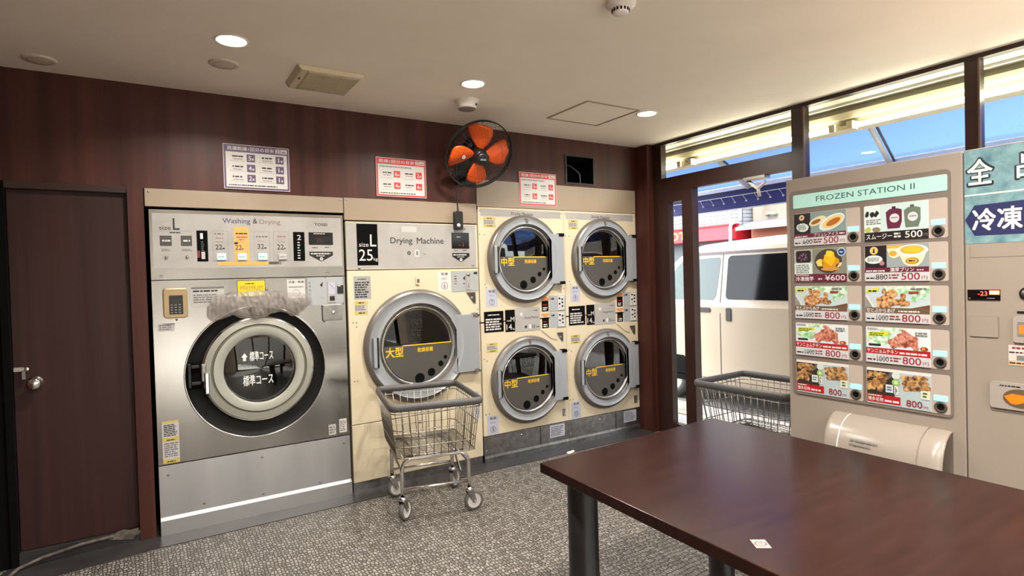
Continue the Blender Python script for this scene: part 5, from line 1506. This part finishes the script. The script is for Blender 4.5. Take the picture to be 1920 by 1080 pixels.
# dispensing tray
def tray():
    m = MB(VM)
    prof = [(0.0, 0.757), (-0.030, 0.752), (-0.070, 0.730), (-0.100, 0.695), (-0.118, 0.650), (-0.124, 0.60), (-0.124, 0.42), (-0.110, 0.36), (-0.060, 0.32), (0.0, 0.31)]
    us = [(0.222, 0.80, 0.0), (0.226, 0.90, 0.0), (0.236, 0.97, 0), (0.250, 1.0, 0), (0.64, 1.0, 0), (0.656, 0.97, 0), (0.668, 0.90, 0), (0.676, 0.78, 0)]
    vs, fs = [], []
    n = len(prof)
    for u_, k_, _ in us:
        for y_, z_ in prof:
            vs.append((u_, y_ * k_, 0.53 + (z_ - 0.53) * (0.97 + 0.03 * k_)))
    for i in range(len(us) - 1):
        for j in range(n - 1):
            a = i * n + j
            fs.append((a, a + 1, a + n + 1, a + n))
    fs.append(tuple(range(n))); fs.append(tuple(range((len(us) - 1) * n, len(us) * n))[::-1])
    m.add(vs, fs, mat('white_tray_plastic', (144, 134, 124), 0.25), True)
    o = m.build('dispensing_tray', V)
    for u_ in (0.292, 0.598):
        s_ = MB(VM); s_.tube([(u_, y_ - 0.0005, z_) for y_, z_ in prof], 0.0022, M_gap if u_ > 0.4 else mat('bright_seam', (236, 224, 212), 0.3), 6); s_.build('tray_seam', o)
    s_ = MB(VM)
    vs0 = len(s_.v)
    s_.lines(0.345, 0.668, 0.475, 0.680, 0.0, M_grey_ink, 1); s_.lines(0.345, 0.652, 0.455, 0.664, 0.0, M_grey_ink, 1)
    s_.v = [(v[0], -0.1135 - (0.675 - v[2]) * 0.38 - 0.0012, v[2]) for v in s_.v]
    s_.build('tray_notice', o)
tray()
# payment side
B = MB(VM)
M_teal = vary(mat('marbled_teal_vinyl', (96, 132, 140), 0.4), 22.0, (70, 108, 120), (128, 158, 160), (1, 1, 1), 5.0)
B.rect(0.7235, 1.477, 1.027, 1.826, -E1, M_teal)
B.rect(0.7235, 1.655, 1.027, 1.661, -E2, fm('pale_line', (200, 210, 206)))
navy = fm('navy_arrow', (34, 38, 84))
B.poly([(0.7245, 1.566), (0.754, 1.507), (1.027, 1.502), (1.027, 1.626), (0.754, 1.619)], -E2, navy)
B.text('全', 0.7265, 1.688, 0.818, 1.796, -E2, fm('banner_ink', (24, 30, 40)), 0.07); B.text('全', 0.732, 1.694, 0.812, 1.790, -E3, M_white, 0.035)
B.text('品', 0.873, 1.694, 0.962, 1.792, -E2, MATS['print_banner_ink'], 0.07); B.text('品', 0.879, 1.700, 0.956, 1.786, -E3, M_white, 0.035)
B.text('冷凍', 0.746, 1.522, 0.896, 1.606, -E3, M_white, 0.04)
B.build('banner', pd, 0, 'teal banner with white lettering')
B = MB(VM)
B.box(0.730, -0.004, 1.268, 0.829, 0.0, 1.306, M_display)
B.text('-23', 0.762, 1.284, 0.791, 1.300, -0.0045, mat('red_digits', (240, 60, 50), 0.4, emit=1.2))
B.rect(0.797, 1.288, 0.827, 1.303, -0.0043, mat('red_glow', (250, 80, 50), 0.4, emit=2.0)); B.lines(0.799, 1.291, 0.825, 1.300, -0.0048, mat('orange_glow', (255, 190, 140), 0.4, emit=2.5))
B.lines(0.790, 1.272, 0.820, 1.277, -0.0045, M_grey_ink); B.rect(0.734, 1.272, 0.739, 1.276, -0.0045, M_grey_ink)
B.build('temperature_display', pd)
B = MB(VM)
B.prism(rrect(0.734, 1.130, 0.824, 1.208, 0.004), -0.0012, 0.0, M_gap); B.prism(rrect(0.7355, 1.1315, 0.8205, 1.2065, 0.004), -0.004, -0.0012, M_vend)
B.build('bill_flap', pd)
B = MB(VM); B.lathe((0.905, 0, 1.293), [(0.022, 0), (0.022, -0.006), (0.015, -0.008), (0.013, -0.012), (0, -0.012)], [M_black, M_black, M_steel2, M_steel2], 24); B.build('door_lock', pd)
B = MB(VM)
B.prism(rrect(0.866, 1.118, 0.980, 1.212, 0.010), -0.008, 0.0, mat('grey_bezel', (150, 142, 134), 0.35))
B.rect(0.878, 1.140, 0.97, 1.192, -0.0085, M_grey_ink); B.poly([(0.882, 1.150), (0.97, 1.145), (0.97, 1.165), (0.900, 1.168), (0.898, 1.182), (0.882, 1.182)], -0.009, fm('slot_orange', (214, 130, 50)))
B.box(0.876, -0.002, 1.222, 0.96, 0, 1.230, M_black)
B.build('bill_slot', pd)
B = MB(VM); B.rect(0.850, 1.035, 0.960, 1.108, -E1, fm('notice_pink', (222, 196, 190))); B.rect(0.850, 1.035, 0.960, 1.052, -E2, fm('notice_tan', (206, 170, 130)))
B.lines(0.860, 1.092, 0.95, 1.104, -E2, fm('price_brown', (120, 60, 60)))
B.lines(0.852, 1.078, 0.95, 1.086, -E2, M_ink); B.rect(0.873, 1.054, 0.895, 1.072, -E2, M_grey_ink); B.lines(0.853, 1.040, 0.95, 1.048, -E3, M_ink)
B.build('notice_label', pd)
B = MB(VM)
B.prism(rrect(0.797, 0.876, 0.96, 0.972, 0.010), -0.010, 0.0, mat('grey_bezel', (150, 142, 134), 0.35))
B.disc(0.885, 0.918, 0.050, -0.0105, mat('dark_lens', (96, 78, 62), 0.2), 28, 0.034); B.poly([(0.838, 0.922), (0.862, 0.934), (0.928, 0.930), (0.930, 0.920), (0.872, 0.896), (0.858, 0.898)], -0.0115, fm('chute_orange', (232, 130, 20)))
B.lines(0.826, 0.956, 0.90, 0.964, -0.0105, M_ink)
B.build('coin_return', pd)

# ================================================================ outside
GZ = -0.15
M_asph = vary(mat('asphalt', (104, 101, 98), 0.9), 20.0, (92, 89, 86), (116, 112, 109), bump=0.1)
M_pave = vary(mat('pale_paving', (206, 198, 188), 0.8), 6.0, (196, 188, 178), (216, 209, 200))
struct(MB().box(4.62, -14, GZ - 0.1, 40, 22, GZ, M_asph), 'road')
pv = MB()
pv.box(3.90, -12, GZ - 0.1, 4.50, 14, -0.02, M_pave)
pv.box(4.50, -12, GZ - 0.1, 4.62, 14, -0.01, mat('kerb_stone', (200, 186, 166), 0.8))
struct(pv, 'pavement')
struct(MB().box(-12, -24, -0.3, 3.90, -7.32, -0.12, M_pave), 'forecourt')
struct(MB().box(-14, -18, -0.3, 10, -16, 5.5, mat('sky_block_beige', (150, 142, 132), 0.9)), 'sky_block_wall')
# shop front above the windows: soffit box and rails of the awning
H = MB()
M_soff = mat('olive_grey_metal', (128, 122, 104), 0.55)
M_rail = mat('cream_rail', (232, 222, 190), 0.5)
H.box(3.90, -8.0, CZ - 0.01, 4.02, 1.2, 3.0, mat('shop_fascia', (190, 180, 165), 0.7))
H.box(4.10, -8.0, 2.37, 4.24, 1.2, 3.0, M_soff)
H.box(4.045, -8.0, 2.505, 4.12, 1.2, 2.545, mat('white_rail', (236, 234, 226), 0.5))
H.box(4.045, -8.0, 2.556, 4.12, 1.2, 2.575, MATS['white_rail'])
H.box(4.055, -8.0, 2.418, 4.12, 1.2, 2.458, M_rail)
H.box(4.075, -8.0, 2.345, 4.20, 1.2, 2.374, M_rail)
struct(H, 'trim_8')
TUBES = [(-2.9, -1.72), (-1.60, -0.36), (-0.24, 0.86)]
M_tube = mat('fluorescent_tube', (255, 250, 232), 0.4, emit=6.0)
for i, (y0, y1) in enumerate(TUBES):
    o = thing('tube_light', ['white fluorescent tube under the awning housing, above the vending machine', 'white fluorescent tube under the awning housing, seen past the mullion over the doorway', 'white fluorescent tube under the awning housing, nearest the corner post'][i], 'tube light', (4.04, (y0 + y1) / 2, 2.345), 0, 'fluorescent tubes under the awning housing')
    m = MB(); m.bar((4.04, y0 + 0.02, 2.358), (4.04, y1 - 0.02, 2.352), 0.016, M_tube, 12); m.build('tube', o)
    m = MB()
    for y in (y0 - 0.02, y1 - 0.02):
        m.box(4.02, y, 2.335, 4.09, y + 0.04, 2.385, M_rail)
    m.build('socket', o)
# awning
M_blue = bpy.data.materials.new('blue_awning_cloth')
M_blue.use_nodes = True
t, n, l, b = nodes_of(M_blue)
b.inputs['Base Color'].default_value = rgb((92, 122, 192)); b.inputs['Roughness'].default_value = 0.7
tl = n.new('ShaderNodeBsdfTranslucent'); tl.inputs[0].default_value = rgb((168, 192, 236))
mx = n.new('ShaderNodeMixShader'); mx.inputs[0].default_value = 0.5
l.new(b.outputs[0], mx.inputs[1]); l.new(tl.outputs[0], mx.inputs[2]); l.new(mx.outputs[0], n['Material Output'].inputs[0])
MATS['blue_awning_cloth'] = M_blue
M_navy = mat('navy_valance', (44, 46, 104), 0.7)
AW = thing('awning', 'blue cloth awning with white folding arms over the pavement', 'awning', (4.2, -2.0, 2.4))
A0, A1 = (4.16, 2.62), (5.20, 2.285)
AY0, AY1 = -5.5, 1.1
m = MB()
NS = 10
vs, fs = [], []
for i in range(NS + 1):
    t_ = i / NS
    x = A0[0] + (A1[0] - A0[0]) * t_; z = A0[1] + (A1[1] - A0[1]) * t_ - 0.03 * math.sin(PI * t_)
    vs += [(x, AY0, z), (x, AY1, z)]
for i in range(NS):
    fs.append((2 * i, 2 * i + 1, 2 * i + 3, 2 * i + 2))
m.add(vs, fs, M_blue, True)
cl = m.build('canopy', AW); sm = cl.modifiers.new('thickness', 'SOLIDIFY'); sm.thickness = 0.002
m = MB(); m.box(A1[0] - 0.03, AY0, A1[1] - 0.045, A1[0] + 0.01, AY1, A1[1] - 0.010, MATS['white_rail']); m.build('front_bar', AW)
m = MB(); m.box(A1[0] + 0.004, AY0, A1[1] - 0.235, A1[0] + 0.008, AY1, A1[1] - 0.02, M_navy); m.box(A1[0], AY0, A1[1] - 0.247, A1[0] + 0.012, AY1, A1[1] - 0.235, M_white); m.build('valance', AW)
for y, dy in ((-0.42, 0.32), (-1.72, 0.29), (-4.2, 0.3)):
    m = MB(); m.bar((4.22, y, 2.44), (A1[0] - 0.02, y + dy, A1[1] - 0.04), 0.020, MATS['white_rail'], 8)
    m.bar((4.22, y - 0.035, 2.45), (A1[0] - 0.02, y + dy - 0.035, A1[1] - 0.025), 0.010, M_rubber, 6); m.build('folding_arm', AW)
# string of small lamps on the valance
SL = thing('string_lights', 'string of little white lamps hanging along the navy awning edge', 'string lights', (A1[0] - 0.02, -0.5, A1[1] - 0.12))
m = MB(); m.bar((A1[0] - 0.01, AY0 + 1, A1[1] - 0.105), (A1[0] - 0.01, AY1, A1[1] - 0.105), 0.004, M_white, 5)
for i in range(36):
    y = AY1 - 0.05 - i * 0.135
    m.bar((A1[0] - 0.01, y, A1[1] - 0.105), (A1[0] - 0.02, y - 0.05, A1[1] - 0.165), 0.0025, M_white, 4)
m.build('cable', SL)
m = MB()
for i in range(36):
    y = AY1 - 0.05 - i * 0.135 - 0.05
    m.lathe((A1[0] - 0.02, y, A1[1] - 0.172), [(0.0, 0.010), (0.010, 0.004), (0.010, -0.006), (0.0, -0.010)], M_white, 8, 'z')
lo = m.build('lamps', SL); lo['kind'] = 'stuff'
# door closer on the transom
o = thing('door_closer', 'white door closer arm hanging from the dark transom', 'door closer', (XR, -1.13, 2.09))
m = MB(); m.box(3.79, -1.24, 2.068, 3.86, -1.06, 2.092, mat('aluminium', (170, 166, 160), 0.35, 0.9)); m.build('body', o, 0.003)
m = MB(); m.tube([(3.82, -1.08, 2.07), (3.84, -1.15, 2.005), (3.85, -1.155, 1.945)], 0.013, M_white, 8); m.tube([(3.84, -1.15, 2.005), (3.83, -1.22, 2.045)], 0.012, M_white, 8); m.build('arm', o)

# ---------------------------------------------------------------- van
VN = thing('van', 'white boxy minivan parked across the doorway outside', 'van', (6.2, 0.2, GZ))
M_van = mat('van_white', (164, 150, 129), 0.22)
M_vg = mat('dark_van_glass', (14, 14, 15), 0.08, spec=0.15)
M_vg2 = mat('pale_van_glass', (72, 84, 82), 0.06, spec=0.3)
M_seam = mat('van_seam', (70, 62, 58), 0.6)
M_trimv = mat('van_brown_gutter', (66, 48, 44), 0.4)
VX0, VX1 = 5.50, 6.98
def xin(z):
    return 0.0 if z < 1.00 else (z - 1.00) * 0.14
def section(y, zt, zb, inset=0.0):
    pts = []
    zs = [zb, zb + 0.06, min(0.55, zt - 0.25), min(1.0, zt - 0.12), zt - 0.09, zt - 0.03, zt]
    for i, z in enumerate(zs):
        x = xin(z) + inset + (0.012 if i == 0 else 0) + (0.0 if i < 5 else (0.06 if i == 5 else 0.20))
        pts.append((VX0 + x, z))
    return [(x, y, z) for x, z in pts] + [(VX0 + VX1 - x, y, z) for x, z in reversed(pts)]
st = [(1.86, 0.80, 0.16, 0.10), (1.84, 0.92, 0.12, 0.05), (1.78, 1.00, 0.10, 0.02), (1.70, 1.08, 0.10, 0.0), (1.30, 1.55, 0.10, 0.0), (1.12, 1.685, 0.10, 0.0), (0.95, 1.73, 0.10, 0.0), (0.60, 1.752, 0.10, 0.0), (0.0, 1.775, 0.10, 0.0), (-0.8, 1.785, 0.10, 0.0), (-1.42, 1.765, 0.10, 0.01), (-1.50, 1.70, 0.12, 0.03)]
vs, fs = [], []
for s_ in st:
    vs += section(*s_)
n_ = 14
for i in range(len(st) - 1):
    for j in range(n_):
        k = (j + 1) % n_
        fs.append((i * n_ + j, i * n_ + k, (i + 1) * n_ + k, (i + 1) * n_ + j))
fs.append(tuple(range(n_))); fs.append(tuple(range((len(st) - 1) * n_, len(st) * n_))[::-1])
m = MB(); m.add(vs, fs, M_van, False)
bd = m.build('body', VN, 0.012)
def side(pts, mt, name, off=0.004, th=0.006):
    """panel lying on the near side of the van, outline in (y, z)"""
    m = MB()
    n = len(pts)
    a = [(VX0 + xin(z) - off, y, z) for y, z in pts]; c = [(VX0 + xin(z) - off + th, y, z) for y, z in pts]
    m.add(a + c, [tuple(range(n)), tuple(range(2 * n - 1, n - 1, -1))] + [(i, i + n, (i + 1) % n + n, (i + 1) % n) for i in range(n)], mt)
    return m.build(name, VN)
def rr(y0, z0, y1, z1, r):
    return rrect(y0, z0, y1, z1, r)
side(rr(-0.80, 1.085, 0.452, 1.575, 0.05), M_vg, 'rear_side_window')
side([(0.62, 1.075), (1.50, 1.075), (1.44, 1.16), (1.20, 1.46), (1.10, 1.55), (0.565, 1.565), (0.55, 1.53), (0.585, 1.13)], M_vg2, 'front_side_window')
m = MB()
for y0, y1, z0, z1, o_ in ((0.515, 0.527, 0.18, 1.60, 0.002), (-0.90, 1.12, 1.598, 1.628, 0.014), (-0.90, 1.55, 0.168, 0.176, 0.003), (0.62, 1.3, 0.765, 0.771, 0.001)):
    zs = [z0 + (z1 - z0) * i / 8 for i in range(9)]
    mt = M_trimv if o_ > 0.01 else M_seam
    if o_ != 0.001:
        for za, zb in zip(zs, zs[1:]):
            m.add([(VX0 + xin(za) - o_, y0, za), (VX0 + xin(za) - o_, y1, za), (VX0 + xin(zb) - o_, y1, zb), (VX0 + xin(zb) - o_, y0, zb)], [(0, 1, 2, 3)], mt)
m.build('door_seams', VN)
for y, z, w_, h_ in ((0.735, 0.960, 0.16, 0.055), (0.405, 0.915, 0.065, 0.15)):
    o = side(rr(y - w_ / 2, z - h_ / 2, y + w_ / 2, z + h_ / 2, 0.02), M_black, 'door_handle', 0.012, 0.016)
m = MB()
for z, k in ((1.70, 0.05), (1.675, 0.03)):
    m.bar((VX0 + xin(z) + 0.06, -1.3, z + 0.01), (VX0 + xin(z) + 0.06, 0.80, z - 0.01), 0.006, M_seam if k == 0.05 else M_van, 6)
m.build('roof_drip_rail', VN)
for x in (VX0 + 0.02, VX1 - 0.16):
    for y in (1.28, -1.0):
        m = MB()
        m.lathe((x, y, GZ + 0.28), [(0.0, 0.02), (0.15, 0.02), (0.17, 0.0), (0.26, -0.003), (0.28, 0.03), (0.28, 0.11), (0.26, 0.14), (0.0, 0.14)], [M_steel2, M_steel2] + [M_black] * 5, 40, 'x')
        m.build('wheel', VN)
m = MB(); m.extr([(1.58 * 1.0, 0.10), (1.58, 0.30), (1.50, 0.40), (1.06, 0.40), (0.98, 0.30), (0.98, 0.10)], 0, VX0 - 0.003, VX0 + 0.015, M_blackmat); m.build('wheel_arch', VN)
m = MB(); m.box(VX0 + 0.02, 0.95, 0.62, VX0 + 0.03, 1.0, 0.70, M_seam); 
m2 = MB(); m2.box(VX0 - 0.16, 1.38, 1.02, VX0 - 0.02, 1.50, 1.20, M_black); m2.build('wing_mirror', VN, 0.02)

# ---------------------------------------------------------------- buildings across the road
BX = 10.0
TB_ = thing('tiled_building', 'white tiled building with a red sign band and white drainpipe across the road', 'building', (BX + 1.5, 6.5, GZ))
M_tile = mat('white_small_tile', (222, 224, 226), 0.4)
t, n, l, b = nodes_of(M_tile)
tc = n.new('ShaderNodeTexCoord'); sx = n.new('ShaderNodeSeparateXYZ'); cx_ = n.new('ShaderNodeCombineXYZ'); bk = n.new('ShaderNodeTexBrick')
l.new(tc.outputs['Object'], sx.inputs[0]); l.new(sx.outputs['Y'], cx_.inputs['X']); l.new(sx.outputs['Z'], cx_.inputs['Y']); l.new(cx_.outputs[0], bk.inputs['Vector'])
bk.offset = 0.0; bk.inputs['Scale'].default_value = 1.0; bk.inputs['Brick Width'].default_value = 0.16; bk.inputs['Row Height'].default_value = 0.075; bk.inputs['Mortar Size'].default_value = 0.008
bk.inputs['Color1'].default_value = rgb((112, 114, 117)); bk.inputs['Color2'].default_value = rgb((103, 106, 110)); bk.inputs['Mortar'].default_value = rgb((50, 52, 56))
l.new(bk.outputs['Color'], b.inputs['Base Color'])
m = MB()
m.box(BX, 3.95, 2.30, BX + 3, 12.0, 7.0, M_tile)
n = 10
pts = [(BX + 0.35 - 0.35 * math.sin(PI / 2 * i / n), 3.95 - 0.35 * (1 - math.cos(PI / 2 * i / n))) for i in range(n + 1)]
pts = [(BX + 0.42 - 0.42 * math.cos(PI / 2 * i / n), 3.95 - 0.42 * math.sin(PI / 2 * i / n)) for i in range(n + 1)] + [(BX + 3, 3.53), (BX + 3, 3.95)]
m.extr(pts, 2, 2.30, 7.0, M_tile)
m.build('tiled_wall', TB_)
m = MB(); m.box(BX + 0.3, 3.7, GZ, BX + 3, 12, 2.06, mat('dark_shopfront', (70, 76, 86), 0.4)); m.build('shopfront', TB_)
m = MB(); m.box(BX - 0.12, 3.70, 2.045, BX + 2.5, 12, 2.335, mat('red_sign', (176, 26, 38), 0.5)); m.box(BX - 0.16, 3.66, 2.325, BX + 2.5, 12, 2.355, MATS['red_sign'])
sg = m.build('sign_band', TB_)
m = MB(Matrix.Translation((BX - 0.122, 5.545, 0)) @ Matrix.Rotation(R(-90), 4, 'Z')); m.text('HOT', 0.0, 2.10, 0.74, 2.275, -0.004, mat('yellow_sign_letter', (250, 206, 70), 0.5), 0.02); m.build('lettering', sg)
GB = thing('grey_building', 'weathered beige building with a tin eave, right of the tiled building', 'building', (BX + 2, 0.5, GZ))
M_conc = vary(mat('stained_beige_wall', (94, 88, 77), 0.9), 3.0, (78, 72, 62), (104, 98, 87), (1, 1, 0.4))
m = MB(); m.box(BX + 0.3, -12, GZ, BX + 4, 3.48, 7.0, M_conc); 
for y in (2.9, 1.9, 0.9):
    m.box(BX + 0.295, y, 2.36, BX + 0.3, y + 0.012, 6.0, M_grey_ink)
m.build('wall', GB)
m = MB(); m.extr([(BX - 0.3, 2.24), (BX + 0.3, 2.40), (BX + 0.3, 2.34), (BX - 0.3, 2.18)], 1, -12, 3.45, mat('tin_eave', (78, 76, 78), 0.6)); m.build('eave', GB)
m = MB(); m.box(BX + 0.2, -12, 2.0, BX + 0.29, 3.45, 2.22, mat('terracotta_band', (130, 76, 60), 0.8)); m.build('brick_band', GB)
m = MB(); m.tube([(BX + 0.02, 3.57, 6.5), (BX + 0.02, 3.57, 2.46), (BX, 3.58, 2.42), (BX - 0.15, 3.645, 2.34), (BX - 0.17, 3.66, 2.28), (BX - 0.17, 3.66, 1.2)], 0.030, MATS['white_rail'], 10); m.build('drainpipe', TB_)
m = MB(); m.tube([(BX + 0.27, 3.15, 2.48), (BX + 0.2, 3.05, 2.50), (BX + 0.27, 2.95, 2.47)], 0.03, M_grey_ink, 6); m.build('pipe_stub', GB)
